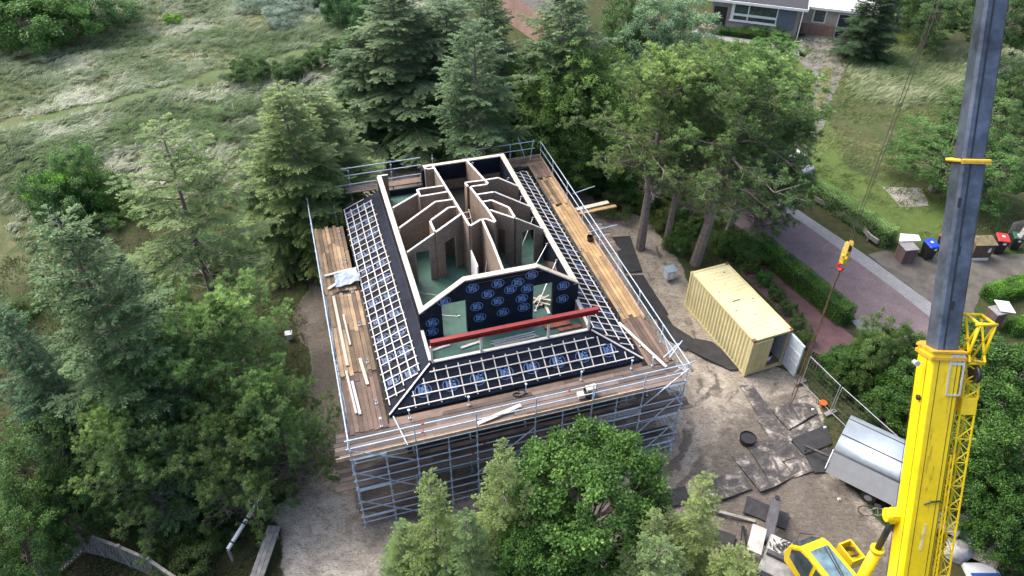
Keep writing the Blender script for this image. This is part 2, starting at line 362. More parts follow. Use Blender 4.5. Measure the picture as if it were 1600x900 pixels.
# ================================================================ VEGETATION
def nrm(v): return v/(np.linalg.norm(v,axis=-1,keepdims=True)+1e-9)
def quads(P,D,N,L,W):
    """rhombic leaves: base P, direction D, rough normal N"""
    D=nrm(D); S=nrm(np.cross(D,N)); L=np.asarray(L)[:,None];W=np.asarray(W)[:,None]
    nn=np.cross(S,D)
    V=np.stack([P,P+D*L*.5+S*W*.5+nn*W*.12,P+D*L,P+D*L*.5-S*W*.5+nn*W*.12],1)
    return V.reshape(-1,3)
class Fol:
    def __init__(s): s.V=[];s.T=[]
    def add(s,P,D,N,L,W,T): s.V.append(quads(P,D,N,L,W)); s.T.append(np.clip(T,0,1))
    def mesh(s,name,m):
        V=np.concatenate(s.V);T=np.concatenate(s.T);Fq=np.arange(len(V)).reshape(-1,4)
        return raw_mesh(name,V,Fq,[m],T)
def rv(n,s=1.): return rng.normal(0,s,(n,3))
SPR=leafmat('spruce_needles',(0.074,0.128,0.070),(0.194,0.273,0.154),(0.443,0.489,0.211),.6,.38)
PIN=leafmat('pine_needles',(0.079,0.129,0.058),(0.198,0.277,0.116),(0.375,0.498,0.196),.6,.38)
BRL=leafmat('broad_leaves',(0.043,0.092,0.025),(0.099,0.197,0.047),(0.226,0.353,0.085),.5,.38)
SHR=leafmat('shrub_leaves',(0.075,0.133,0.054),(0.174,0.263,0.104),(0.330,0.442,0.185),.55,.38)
def tubes(mb,pts,r0,r1,n=5):
    k=len(pts)-1
    for i in range(k):
        a=r0+(r1-r0)*i/k; b=r0+(r1-r0)*(i+1)/k; mb.tube(pts[i],pts[i+1],a,n,b,t=.5,cap=False)
def proto(mb,fol,nm,lm):
    V=np.array(mb.v); me=bpy.data.meshes.new(nm+'_wood'); me.from_pydata(mb.v,[],mb.f); me.materials.append(BARK)
    a=me.attributes.new('tint','FLOAT','FACE'); a.data.foreach_set('value',mb.t)
    return me,fol.mesh(nm+'_crown',lm)
def make_spruce(seed,H=14.,R=3.6,bare=.05,dens=1.,levels=24,gap=0.,expo=.75,droop=.30):
    global rng; rng=np.random.default_rng(seed); q=random.Random(seed); mb=MB(); fo=Fol()
    bend=[q.uniform(-.25,.25),q.uniform(-.25,.25)]
    def tr(z): s=z/H; return np.array([bend[0]*math.sin(s*3),bend[1]*math.sin(s*2.4),z])
    tubes(mb,[tr(H*i/9) for i in range(10)],.19*H/14,.02,7)
    for k in range(levels):
        s=bare+(1-bare)*(k+q.uniform(-.25,.25))/levels; s=min(.985,max(.02,s)); z=s*H
        prof=(1-s)**expo*min(1,.62+s*2.2); nb=q.choice([5,6,7]) if s<.85 else 5
        for j in range(nb):
            if q.random()<gap: continue
            az=2*math.pi*(j+q.uniform(-.3,.3))/nb+k*2.4; rr=R*prof*q.uniform(.6,1.18)+.22
            d=np.array([math.cos(az),math.sin(az),0]); up=.75*s-.02; m=7; sag=droop*q.uniform(.6,1.3)
            zo=q.uniform(-.2,.2); ss=np.linspace(0,1,m+1)
            B=[tr(z)+np.array([0,0,zo])+d*rr*t+np.array([-d[1],d[0],0])*.08*math.sin(t*4+k)+np.array([0,0,1])*(rr*(up*t-sag*t*t*(1.2-s)+.16*max(0,t-.65))) for t in ss]
            tubes(mb,B,.035*(rr/3)**.7+.008,.006,3)
            B=np.array(B); ct=q.uniform(.10,.62); nt_=int(max(5,rr*7*dens))
            for i in range(nt_):
                t=.20+.80*(i+q.random())/nt_ if rr>1 else (i+q.random())/nt_
                k0=min(m-1,int(t*m)); p=B[k0]+(B[k0+1]-B[k0])*(t*m-k0)
                sd=1 if i%2 else -1; ln=min(1.15,(rr*.36*(1.12-t)**.7+.18)*q.uniform(.75,1.2)); an=q.uniform(.75,1.1)*sd
                c=math.cos(an);sn=math.sin(an); td=np.array([d[0]*c-d[1]*sn,d[0]*sn+d[1]*c,q.uniform(-.30,-.02)+.25*s])
                if t>.92: td=d+np.array([0,0,.25]); ln*=.7
                n=max(3,int(ln/.085)); u=np.linspace(.08,1,n)[:,None]
                Pp=p+td*ln*u+np.array([0,0,-.16])*ln*u*u; lat=np.array([-td[1],td[0],0])
                for side in (-1,0,1):
                    for rep in range(2):
                        D=td*.9+lat*side*.75+rv(n,.22)+np.array([0,0,.04-.08*abs(side)])
                        fo.add(Pp+rv(n,.02),D,np.array([0,0,1.])+rv(n,.35),rng.uniform(.12,.21,n)*(1.25-.5*u[:,0]),rng.uniform(.045,.075,n),
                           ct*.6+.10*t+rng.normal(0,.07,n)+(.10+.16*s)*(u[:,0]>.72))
    for k in range(int(bare*60)):
        z=q.uniform(.08,bare+.12)*H; az=q.uniform(0,6.28); d=np.array([math.cos(az),math.sin(az),0]); L=R*q.uniform(.3,.75)
        Pq=[tr(z)+d*L*t+np.array([0,0,-.25*L*t*t]) for t in (0,.35,.7,1)]; tubes(mb,Pq,.03,.006,3)
        for _ in range(5):
            a=Pq[1]+(Pq[3]-Pq[1])*q.random(); e=nrm(rv(1)[0]*.5+d+np.array([-d[1],d[0],0])*q.choice([-1,1])); mb.tube(a,a+e*q.uniform(.2,.6),.009,3,.004,cap=False)
    return proto(mb,fo,'spruce',SPR)
def make_pine(seed,H=12.,R=3.4,bare=.42,limbs=34,lean=0.,dead=10,bushy=1.):
    global rng; rng=np.random.default_rng(seed); q=random.Random(seed); mb=MB(); fo=Fol()
    bx,by=q.uniform(-.4,.4),q.uniform(-.4,.4)
    def tr(s): return np.array([bx*math.sin(3*s)+lean*s*s,by*math.sin(2.6*s),H*s])
    tubes(mb,[tr(i/10) for i in range(11)],.24*H/12,.03,8)
    for k in range(limbs+dead):
        isd=k>=limbs
        s=(bare-.12+.3*q.random()) if isd else bare+(1-bare)*((k+.5)/limbs)**.9
        az=k*2.4+q.uniform(-.5,.5); x=(s-bare)/(1-bare)
        rr=R*q.uniform(.6,1.1)*(math.sqrt(max(.02,1-(x*1.02-.25)**2/.62)) if not isd else .5)
        if x>.95: rr*=.5
        d=np.array([math.cos(az),math.sin(az),0]); up=q.uniform(.05,.35)+.7*max(0,x-.3)
        B=[];p=tr(min(s,.99));dd=d*1.+np.array([0,0,up])
        nseg=6
        for i in range(nseg+1):
            B.append(p.copy()); dd=dd+rv(1,.16)[0]+np.array([0,0,.05]); p=p+dd/np.linalg.norm(dd)*rr/nseg
        tubes(mb,B,.055*(rr/3)+.012,.010,4)
        tw=[]
        for i in range(1,nseg+1):
            for _ in range(3 if not isd else 2):
                a=B[i-1]+(B[i]-B[i-1])*q.random(); td=nrm((B[i]-B[i-1])+rv(1,.0)[0])*.6+nrm(rv(1)[0])*.8+np.array([0,0,.25])
                td=td/np.linalg.norm(td); L=q.uniform(.35,.85)*(.5+rr/4); e=a+td*L
                mb.tube(a,e,.014,3,.006,cap=False); tw.append((a,e,td,L,i/nseg))
                if isd:
                    for _ in range(2):
                        mid=a+(e-a)*q.random(); mb.tube(mid,mid+nrm(rv(1)[0]+td)*.3,.008,3,.004,cap=False)
        if isd: continue
        ct=q.uniform(.1,.6)
        for a,e,td,L,fr in tw:
            nt_=int((3+6*L*fr+1)*bushy)
            for j in range(nt_):
                if q.random()<.15: continue
                c=a+(e-a)*(.35+.65*q.random())+rv(1,.13)[0] if j else e
                n=26; dr=nrm(rv(n)+td*.5+np.array([0,0,.75])); f=q.uniform(-.12,.18)
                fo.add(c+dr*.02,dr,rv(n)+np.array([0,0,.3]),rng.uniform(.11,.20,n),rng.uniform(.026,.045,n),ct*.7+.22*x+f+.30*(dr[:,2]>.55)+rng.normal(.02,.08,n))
    return proto(mb,fo,'pine',PIN)
def make_broad(seed,H=8.,R=2.7,clusters=240,leaves=170,low=.25,lm=None,ll=.13,lw=.085,cr=.42,wood=True,vert=1.,lobe=1.):
    global rng; rng=np.random.default_rng(seed); q=random.Random(seed); mb=MB(); fo=Fol()
    th=rng.uniform(0,2*np.pi,clusters); ph=np.arccos(rng.uniform(-.75,1,clusters)); r=rng.uniform(.45,1,clusters)**.45
    D=np.stack([np.sin(ph)*np.cos(th),np.sin(ph)*np.sin(th),np.cos(ph)],1)
    lob=1+lobe*(.22*np.sin(D[:,0]*5+seed)+.18*np.sin(D[:,1]*6+seed*2)+.15*np.sin(D[:,2]*7+D[:,0]*4))
    zc=H*(low+(1-low)*.5); hz=H*(1-low)*.5
    Cc=D*(r*lob)[:,None]*np.array([R,R,hz])*.9+np.array([0,0,zc])
    if wood:
        tubes(mb,[(0,0,0),(.05,.05,H*.3),(0,.1,H*.6),(.05,0,H*.85)],.03*H,.03,7)
        for i in range(0,clusters,5):
            z0=q.uniform(.25,.7)*H*.8; a=np.array([0,0,min(z0,Cc[i][2])]); mid=(a+Cc[i])/2+np.array([0,0,-.15]); tubes(mb,[a,mid,Cc[i]],.045,.012,3)
    else:
        for i in range(0,clusters,6): tubes(mb,[(Cc[i][0]*.3,Cc[i][1]*.3,0),Cc[i]],.02,.008,3)
    for i in range(clusters):
        n=int(leaves*q.uniform(.6,1.3)); dr=nrm(rv(n)); rad=cr*q.uniform(.6,1.25)
        P=Cc[i]+dr*(rng.uniform(0,1,n)**.5*rad)[:,None]*np.array([1,1,.7*vert])
        out=nrm(D[i]+dr*.7+np.array([0,0,.35]))
        fo.add(P,nrm(rv(n)*.8+out*.6+np.array([0,0,-.25])),out+rv(n,.45),rng.uniform(ll*.7,ll*1.3,n),rng.uniform(lw*.7,lw*1.3,n),
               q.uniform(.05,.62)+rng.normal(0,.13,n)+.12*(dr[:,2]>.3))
    A_=np.concatenate(fo.V); kz=H/np.percentile(A_[:,2],99.7); kr=R/np.percentile(np.hypot(A_[:,0],A_[:,1]),97)
    fo.V=[v*[kr,kr,kz] for v in fo.V]; mb.v=[(x*kr,y*kr,z_*kz) for x,y,z_ in mb.v]
    return proto(mb,fo,'broadleaf' if wood else 'shrub',lm or BRL)
PR={'spruce_a':(make_spruce(1,dens=1.1,levels=26),14,3.6),'spruce_b':(make_spruce(2,levels=24,expo=.62,dens=1.1,gap=.05),14,3.6),
    'spruce_c':(make_spruce(3,bare=.42,levels=20,gap=.22,dens=.95,expo=.55,droop=.22),14,3.6),
    'spruce_d':(make_spruce(4,bare=.42,levels=13,gap=.42,dens=.7,expo=.5,droop=.15),14,3.6),'spruce_e':(make_spruce(5,levels=19,gap=.22,dens=.95,expo=.95,droop=.25),14,3.6),
    'pine_a':(make_pine(11,bushy=.72,limbs=30,dead=16),12,3.4),'pine_b':(make_pine(12,limbs=28,R=3.2,bare=.38,bushy=.75,dead=14),12,3.4),
    'pine_c':(make_pine(13,H=9.,R=3.4,bare=.12,limbs=42,dead=40,bushy=.72),9,3.4),
    'broad_a':(make_broad(21),8,2.7),'broad_c':(make_broad(25,lobe=.45,clusters=300,leaves=170,ll=.11,lw=.075,cr=.36),8,2.7),'broad_b':(make_broad(22,lm=SHR,ll=.15,lw=.05,clusters=300,leaves=130,cr=.36,low=.12),8,2.7),
    'shrub_a':(make_broad(31,H=2.2,R=1.5,clusters=90,leaves=130,low=.0,lm=SHR,ll=.10,lw=.06,cr=.34,wood=False),2.2,1.5),
    'shrub_b':(make_broad(32,H=2.0,R=1.6,clusters=110,leaves=110,low=.0,lm=SHR,ll=.12,lw=.03,cr=.30,wood=False),2.0,1.6)}
CATN={'spruce':('spruce_tree','spruce'),'pine':('pine_tree','pine'),'broad':('broadleaf_tree','tree'),'shrub':('shrub','shrub')}
def plant(kind,x,y,H,Rr,label,group,col=(1,1,1),rz=None,lean=None,z=None):
    (wm,cm),h0,r0=PR[kind]; nm,cat=CATN[kind.split('_')[0]]
    z=float(gz(x,y)) if z is None else z
    e=empty(nm,(x,y,z-.03),0,label,cat,group); sc=(Rr/r0,Rr/r0,H/h0)
    rz=rnd.uniform(0,6.28) if rz is None else rz
    e.rotation_euler=(lean[0] if lean else 0,lean[1] if lean else 0,0)
    for n_,me_ in (('trunk' if nm!='shrub' else 'stems',wm),('crown' if nm!='shrub' else 'foliage',cm)):
        o=bpy.data.objects.new(n_,me_); COL.objects.link(o); o.parent=e; o.rotation_euler=(0,0,rz); o.scale=sc
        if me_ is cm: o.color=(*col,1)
    return e
def tree(kind,px,py,H,wpx,label,group,col=(1,1,1),**k):
    p=at(px,py,H)
    for _ in range(4): p=at(px,py,H+float(gz(p[0],p[1])))
    dep=(np.array([p[0],p[1],H*.45])-CAM)@FW
    return plant(kind,p[0],p[1],H,wpx/2*dep/F,label,group,col,**k)
GL='conifers on the left of the site'; GF='conifers in front of the scaffold'; GT='tall trees behind the site'; GR='trees and bushes on the right'
def TB(kind,apex,base,wpx,label,group,col,**k):
    g=at(*base); g[2]=0
    for H in np.arange(3,26,.1):
        d=np.array([g[0],g[1],H])-CAM
        if 450-F*(d@UP)/(d@FW)<apex[1]: break
    dep=(np.array([g[0],g[1],H*.45])-CAM)@FW
    return plant(kind,g[0],g[1],H,wpx/2*dep/F,label,group,col,**k)
BLU=(.95,1.12,1.15); YG=(1.45,1.25,.85); DK=(.62,.72,.62); GRY=(1.2,1.22,1.3)
T=tree
T('spruce_a',75,330,15,300,'big dense blue green spruce at the left edge of the photo, largest conifer there',GL,(1.,1.12,.88))
T('spruce_d',248,200,12.8,290,'thin spruce with bare grey trunk and yellowish top left of the house',GL,(1.35,1.35,.9),rz=1)
TB('spruce_a',(428,128),(490,400),215,'spruce with yellow green top, left of two close together at the scaffold corner',GL,(1.5,1.45,.95))
TB('spruce_b',(482,140),(514,350),215,'spruce with yellow green top, right of two close together at the scaffold corner',GL,(1.35,1.35,.9))
TB('spruce_b',(400,235),(440,390),130,'shorter dull green spruce under the twin yellow topped spruces',GL,(.8,.95,.75))
T('spruce_a',175,385,10,150,'dark spruce half hidden beside the big blue green spruce',GL,(.62,.8,.7))
T('spruce_a',-15,470,11,170,'dark spruce cut by the left edge of the photo below the dunes',GL,(.75,1,.9))
T('pine_c',340,475,9.2,250,'front left pine with pale green tufts nearest the muddy trench',GL,(1.08,1.22,1.0),rz=.3)
T('pine_c',235,545,8.6,240,'front left pine with bushy green crown between blue spruce and trench',GL,(.98,1.12,.92),rz=2)
T('pine_c',412,600,7.2,180,'lower green pine leaning towards the sand beside the trench',GL,(1.,1.15,.9),rz=4)
T('pine_c',175,650,7.2,200,'low dark pine above the old lattice fence',GL,(1.05,1.15,.9),rz=5)
T('pine_c',330,660,6.0,210,'low pine with dry grey twigs above the striped pole',GL,(1.1,1.15,.85),rz=3.2)
T('broad_b',35,660,6.5,190,'dark green leafy tree in the bottom left corner of the photo','leafy trees at bottom left',(.62,.78,.55))
T('broad_b',-10,790,5.5,170,'dark leafy tree cut by the bottom left corner','leafy trees at bottom left',(.6,.8,.5))
T('broad_b',75,760,4.6,100,'small dark leafy tree right of the bottom left corner tree','leafy trees at bottom left',(.5,.68,.45))
TB('spruce_a',(606,-35),(640,226),270,'huge grey green spruce at the top, widest crown behind the house',GT,(1.2,1.2,1.08))
TB('spruce_b',(675,-10),(702,200),210,'tall blue grey spruce right of the widest spruce at the top',GT,(1.2,1.28,1.2))
TB('spruce_a',(545,50),(572,228),160,'mid height dull green spruce left of the widest spruce',GT,(.9,1.05,.85))
TB('spruce_b',(652,105),(672,226),130,'lower green spruce right behind the back scaffold rail',GT,(1.,1.1,.85))
T('spruce_c',740,35,13,190,'loose gangly spruce with drooping branches above the bare earth patch',GT,(1.1,1.2,1.05))
T('spruce_a',765,-40,14,170,'dark spruce at the top edge left of the dark roof',GT,(.8,.95,.8))
T('spruce_c',880,-30,14,220,'spruce with long pale branches at the top edge right of the dark roof',GT,(1.2,1.25,1.05))
T('broad_b',845,70,10,170,'leafy light green tree behind the house, left one of the row',GT,(1.25,1.4,.9))
T('broad_b',915,55,11,190,'leafy light green tree behind the house, tallest of the row',GT,(1.3,1.4,.9))
T('broad_b',970,110,9,150,'leafy green tree behind the house, right one of the row',GT,(1.15,1.3,.85))
T('broad_b',850,150,7,150,'lower leafy green tree directly behind the back right scaffold corner',GT,(.85,1.05,.7))
T('broad_b',905,185,5.5,140,'lowest leafy bush tree beside the right scaffold walkway',GT,(.8,1.0,.65))
T('broad_b',1038,-30,10,170,'silvery grey leafed tree beside the white windowed house',GT,(1.5,1.55,2.1))
T('broad_b',985,-20,9,110,'dark green leafy tree at the top edge left of the silvery tree',GT,(.6,.75,.6))
def pine_at(kind,base,H,wpx,label,col,lean=None,rz=0):
    p=at(*base); d=(np.array([p[0],p[1],H*.7])-CAM)@FW
    return plant(kind,p[0],p[1],H,wpx/2*d/F,label,'pines by the container',col,rz=rz,lean=lean)
pine_at('pine_a',(1000,388),12.4,250,'tall pine with the thickest bare grey trunk beside the black ground mats',(1.05,1.1,.9),(0.02,.02),.4)
pine_at('pine_b',(1040,386),12.2,200,'slimmer pine standing between two thicker pines',(.9,1.,.85),(0,.04),1.7)
pine_at('pine_a',(1086,412),12.9,290,'tall leaning pine right behind the container end',(.85,.98,.82),(0.02,.09),2.2)
pine_at('pine_b',(1135,372),11.6,215,'pine at the street side with dark rounded crown',(.75,.9,.75),(0,.04),3.9)
pine_at('pine_b',(1112,300),10.,220,'pine farthest behind the container, crown against the garden lawn',(.85,1.0,.8),(0,.03),5)
TB('spruce_e',(762,688),(790,905),170,'yellow green spruce in front of the scaffold with the highest tip',GF,(1.55,1.45,.85))
TB('spruce_e',(664,738),(690,930),150,'yellow green spruce in front of the scaffold, left of the highest tip',GF,(1.45,1.4,.8))
TB('spruce_e',(812,765),(820,930),130,'yellow green spruce squeezed against the bright leafy tree',GF,(1.55,1.45,.85))
TB('spruce_e',(606,812),(640,920),120,'small loose spruce beside the sand at the scaffold foot',GF,(1.35,1.4,.9))
TB('spruce_e',(715,800),(735,960),170,'green spruce at the bottom edge between the yellow green ones',GF,(1.05,1.15,.75))
TB('broad_c',(912,722),(902,900),256,'round bright green leafy tree in front of the scaffold','leafy tree in front of the scaffold',(1.,1.1,.9))
T('broad_c',860,800,6,170,'lower lobe of green leafy tree at the bottom edge','leafy tree in front of the scaffold',(.8,.95,.75))
TB('spruce_e',(1096,742),(1050,930),165,'pale yellow green spruce right of the bright leafy tree',GF,(1.8,1.62,1.0))
TB('spruce_e',(1005,795),(985,960),160,'yellow green spruce leaning over the bottom of the leafy tree',GF,(1.5,1.42,.85))
T('spruce_c',1160,862,6.4,130,'small pale spruce beside the crane deck',GF,(1.8,1.62,1.0))
T('spruce_b',1040,850,7,190,'spruce at the bottom edge left of the crane deck',GF,(1.3,1.3,.9))
pine_at('pine_c',(1178,352),8.5,190,'low pine whose branches hang over the street next to the parked cars',(.8,.95,.8),(0,.05),2.6)
# right side
T('broad_b',1500,195,5.2,170,'bright green bush tree behind the boom beside the paved patch',GR,(.72,.95,.66))
T('broad_b',1578,215,5.2,150,'bright green bush tree at the right edge beside the bins',GR,(.72,.95,.64))
T('broad_b',1560,125,6,150,'grey green pine like bush right of the boom at the upper edge',GR,(.85,.95,.8))
T('broad_b',1610,85,7,110,'dark tree cut by the right edge above the bushes',GR,(.5,.62,.5))
T('spruce_a',1392,-62,9,105,'dark green conifer beside the garage driveway',GR,(.5,.62,.52))
T('broad_b',1478,-25,6,130,'dark green shrubbery tree at the top edge left of the boom','trees along the far lawn',(.5,.65,.48))
T('broad_b',1600,-30,8,130,'dark tree at the top right corner of the photo','trees along the far lawn',(.55,.7,.55))
T('broad_b',1425,-40,5,90,'small dark tree at the top edge beside the conifer','trees along the far lawn',(.55,.7,.5))
T('broad_a',1404,525,3.6,115,'green leafy bush behind the mesh fence near the street',GR,(.85,.82,.7))
T('broad_a',1356,545,2.8,95,'dark leafy bush growing through the mesh fence by the trailer',GR,(.65,.78,.6))
T('broad_a',1440,588,3.6,120,'dark leafy bush behind the grey trailer',GR,(.7,.85,.62))
T('broad_b',1390,495,5.0,90,'upright light green shoots between bush and boom',GR,(.85,.95,.65))
T('broad_a',1570,530,6.2,170,'big leafy tree right of the crane jib, upper one',GR,(.85,.98,.8))
T('broad_a',1590,640,6.,180,'big leafy tree right of the crane jib, middle one',GR,(.8,.92,.72))
T('broad_a',1545,720,4.6,130,'leafy bush right of the crane jib, lowest one',GR,(.7,.85,.65))
T('broad_a',1515,610,4.6,110,'leafy bush right against the crane jib head',GR,(.8,.95,.7))
T('broad_a',1610,780,4.5,130,'dark leafy bush at the right edge above the rubble bags',GR,(.6,.75,.55))
# dune shrubs
ORD='first second third fourth fifth sixth seventh eighth ninth tenth eleventh twelfth thirteenth fourteenth fifteenth sixteenth seventeenth eighteenth nineteenth twentieth'.split()
def ordl(i): return ORD[i] if i<20 else 'twenty-'+ORD[i-20] if i<29 else ('thirtieth' if i==29 else 'thirty-'+ORD[i-30] if i<39 else 'fortieth' if i==39 else 'forty-'+ORD[i-40])
def srt(L): return sorted(L,key=lambda a:(a[0],a[1]))
def S(px,py,Hh,wpx,label,group,col,kind='shrub_a'):
    p=atg(px,py); d=(np.array([p[0],p[1],Hh*.5])-CAM)@FW
    plant(kind,p[0],p[1],Hh,wpx/2*d/F,label,group,col)
GD='shrubs on the dune'
for a in [(40,75,5.5,170,'large dark green shrub in the top left corner',(.6,.85,.5)),(110,62,4.5,110,'green shrub right of the large corner shrub',(.7,1,.6)),
    (0,40,6,160,'dark shrub behind the corner shrub at the very top left',(.45,.65,.42)),(80,15,5,130,'very dark shrub at the top edge above the corner shrubs',(.4,.55,.38)),(168,40,3.6,110,'bluish green shrub right of the corner shrubs',(.85,1.05,.95)),
    (390,122,1.6,70,'small round dark bush on the dune beside the path',(.42,.58,.35)),(420,120,1.4,50,'smaller dark bush next to the round dark bush',(.42,.58,.4)),
    (375,113,1.2,36,'low bright bush touching the round dark bush',(.55,.8,.35)),(270,36,1.,34,'tiny bright yellow green bush on the pale dune',(1.2,1.6,.5))]:
    S(*a[:5],GD,a[5])
for i,a in enumerate([(400,14,70,'left'),(440,22,80,'second'),(468,10,70,'third'),(445,45,60,'lowest'),(500,20,70,'right')]):
    S(a[0],a[1],2.2,a[2],'silver grey willow shrub at the top of the dune, %s one of its row'%a[3],'silver willow shrubs',(1.9,1.65,3.2),'shrub_b')
for i,a in enumerate([(470,112),(500,100),(452,124),(525,88),(550,75),(578,100)]):
    S(a[0],a[1],1.5,58,'low dark creeping bush below the dune path, %s of its row'%ordl(i),'dark bushes along the dune path',(.40,.58,.34))
for i,a in enumerate([(535,40),(560,20),(520,10),(575,60)]):
    S(a[0],a[1],4,80,'blue green bush left of the widest spruce, %s of its clump'%ordl(i),'blue green bushes by the huge spruce',(.6,.85,.75))
for a in [(108,330,3.5,100,'bright green bush at the foot of the dune',(.9,1.4,.45)),(135,300,4,90,'grey green rounded bush near the dune foot',(1.,1.2,1.05)),(100,350,4,110,'grey green bush left of the rounded one',(.9,1.05,.95)),
    (182,320,3,80,'dark broom bush with upright shoots by the dune foot',(.45,.75,.35)),(300,275,2.5,60,'dark broom bush right of the yellow topped spruce',(.45,.7,.38))]:
    S(*a[:5],'bushes at the dune foot',a[5],'shrub_b' if 'broom' in a[4] else 'shrub_a')
q=random.Random(8)
for i,(x,y) in enumerate(srt([(200,205),(260,200),(330,178),(150,240),(95,232),(300,215),(375,160),(60,265),(225,62),(330,60),(410,88)])):
    S(x,y,.55,q.uniform(60,110),'low dark green scrub patch in the dune grass, %s from the left'%ordl(i),'scrub patches in the dune grass',(.62,.78,.5),'shrub_b')
# undergrowth between the trees and around the yard
GU='undergrowth bushes around the yard'; q=random.Random(5)
UG=[(880,262),(900,290),(930,300),(945,280),(975,310),(960,335),(930,250),(990,285),(1010,320),(1060,340),(1080,360),(1120,385),(1150,395),(1175,405),
    (1060,395),(1110,350),(560,215),(600,225),(640,215),(690,215),(720,160),(790,170),(830,205),(860,230),(530,260),(520,300),(500,330),(470,385),
    (700,150),(760,140),(820,165),(470,350),(880,215),(915,225),(1040,300),(1000,250),(780,130),(740,120),(560,180),(1030,350)]
for i,(x,y) in enumerate(srt(UG)):
    S(x,y,q.uniform(1.,2.2),q.uniform(45,80),'dark undergrowth bush behind or beside the scaffold, %s from the left'%ordl(i),GU,(q.uniform(.5,.8),q.uniform(.65,.95),q.uniform(.4,.6)),q.choice(['shrub_a','shrub_b']))
for i,(x,y) in enumerate([(1150,405),(1172,425),(1192,445),(1210,468),(1228,490),(1243,512),(1256,536),(1133,388)]):
    S(x,y,1.1,32,'ivy green bush between container and red brown path, %s of its row'%ordl(i),'bushes along the back of the container',(q.uniform(.5,.9),q.uniform(.7,1.1),q.uniform(.4,.6)))
for i,(x,y) in enumerate(srt([(20,500),(60,640),(150,600),(120,700),(240,700),(280,760),(180,780),(300,560),(230,480),(330,850),(270,870),(180,470),(60,300),(150,350),(220,330),(350,420),(320,400),(425,760),(400,700),(300,900)])):
    S(x,y,q.uniform(.8,1.7),q.uniform(60,110),'dark undergrowth bush beneath the left hand conifers, %s from the left'%ordl(i),'undergrowth beneath the left conifers',(q.uniform(.45,.7),q.uniform(.6,.85),q.uniform(.35,.5)),q.choice(['shrub_a','shrub_b']))
for i,(x,y) in enumerate(srt([(1297,592),(1322,612),(1350,634),(1375,658),(1412,680),(1500,800),(1530,840),(1560,860),(1590,880),(1545,780),(1590,820),(1515,760),(1310,575)])):
    S(x,y,q.uniform(1.2,2.0),q.uniform(55,80),'dark bush growing behind the mesh fence, %s from the left'%ordl(i),'bushes behind the mesh fence',(q.uniform(.5,.7),q.uniform(.65,.85),q.uniform(.4,.55)))
for i,(x,y) in enumerate([(1190,75),(1215,62),(1230,50),(1222,78),(1180,52),(1200,42)]):
    S(x,y,1.1,40,'flowering garden bush right of the bungalow window, %s of its bed'%ordl(i),'garden bushes by the white windowed house',(1.0,1.3,.95))
# dune grass
def grass(name,polytest,n,x0,x1,y0,y1,seed,cols,L=(.45,.85),nb=26,sp=.16,wk=1.):
    g=np.random.default_rng(seed); x=g.uniform(x0,x1,n); y=g.uniform(y0,y1,n)
    keep=polytest(x,y,g); x=x[keep];y=y[keep]; n=len(x)
    c=.5+.42*vn(x,y,6,3)+.32*vn(x,y,2.4,4)
    wind=np.stack([.75+.4*vn(x,y,9,5),.25+.5*vn(x,y,7,6),np.zeros(n)],1)*wk
    P=np.stack([x,y,gz(x,y)-.03],1); P=np.repeat(P,nb,0)+np.concatenate([g.normal(0,sp,(n*nb,2)),np.zeros((n*nb,1))],1)
    W=np.repeat(wind,nb,0); cc=np.repeat(c,nb); N=n*nb
    D=W*g.uniform(.5,1.2,(N,1))+g.normal(0,.32,(N,3))*[1,1,0]+[0,0,.62]
    D=nrm(D); Ln=g.uniform(*L,N)*(.75+.5*np.repeat(g.random(n),nb)); S_=nrm(np.cross(D,g.normal(0,1,(N,3))+[0,0,1]))*.022
    tip=P+D*Ln[:,None]+np.array([.25,.08,-.16])*Ln[:,None]
    mid=P+D*Ln[:,None]*.55+np.array([.02,0,.06])*Ln[:,None]
    V=np.stack([P-S_,P+S_,mid+S_*.8,tip,mid-S_*.8],1).reshape(-1,3)
    k=np.arange(N)[:,None]*5; Fq=np.concatenate([k+[0,1,2,4],k+[4,2,3,3]],0)
    Fq=np.concatenate([np.concatenate([k+[0,1,2],k+[0,2,4]],0),k+[4,2,3]],0)
    tt=np.clip(cc+g.normal(0,.14,N),0,1)
    me=raw_mesh(name,V,Fq,[leafmat(name,*cols,rough=.7,trans=.3)],np.tile(tt,3)); o=bpy.data.objects.new(name,me); COL.objects.link(o); return o
def t_dune(x,y,g):
    d=sst(-1,1.5,sdist(x,y,DUNE)); p=pdist(x,y,DPATH)
    return (g.random(len(x))<d*(.78+.5*vn(x,y,4,12)+.2*vn(x,y,10,13)))&(p>.75)&~((np.abs(x)/(y+.1))>.82)
o=grass('dune_grass',t_dune,17500,-68,-4,29,92,3,((.09,.15,.06),(.25,.32,.185),(.62,.64,.52)))
tag(o,'pale straw coloured marram grass covering the dune at the upper left','grass',kind='stuff')
FENCEY=np.array(P2([(1330,90),(1460,78),(1600,80),(1640,130),(1500,150),(1400,165),(1340,150)]))
def t_mead(x,y,g):
    a=sdist(x,y,[tuple(p) for p in FENCEY]); b=sdist(x,y,MEAD)
    return (g.random(len(x))<sst(-1,1,a)*.9)
o=grass('meadow_grass',t_mead,17000,18,62,38,80,4,((.12,.19,.065),(.27,.33,.17),(.56,.56,.42)))
tag(o,'tall pale windswept grass on the meadow to the right of the drive','grass',kind='stuff')
FLOORS=[P2([(-100,420),(480,330),(500,420),(480,560),(540,760),(440,800),(430,1000),(-200,1000)]),P2([(500,150),(720,120),(1100,300),(1180,400),(1100,420),(1050,370),(900,260),(700,215),(560,240)]),P2([(1010,330),(1180,390),(1260,540),(1290,600),(1230,540),(1140,410),(1060,400)]),P2([(1260,600),(1300,560),(1600,700),(1700,1000),(1600,900),(1310,670)])]
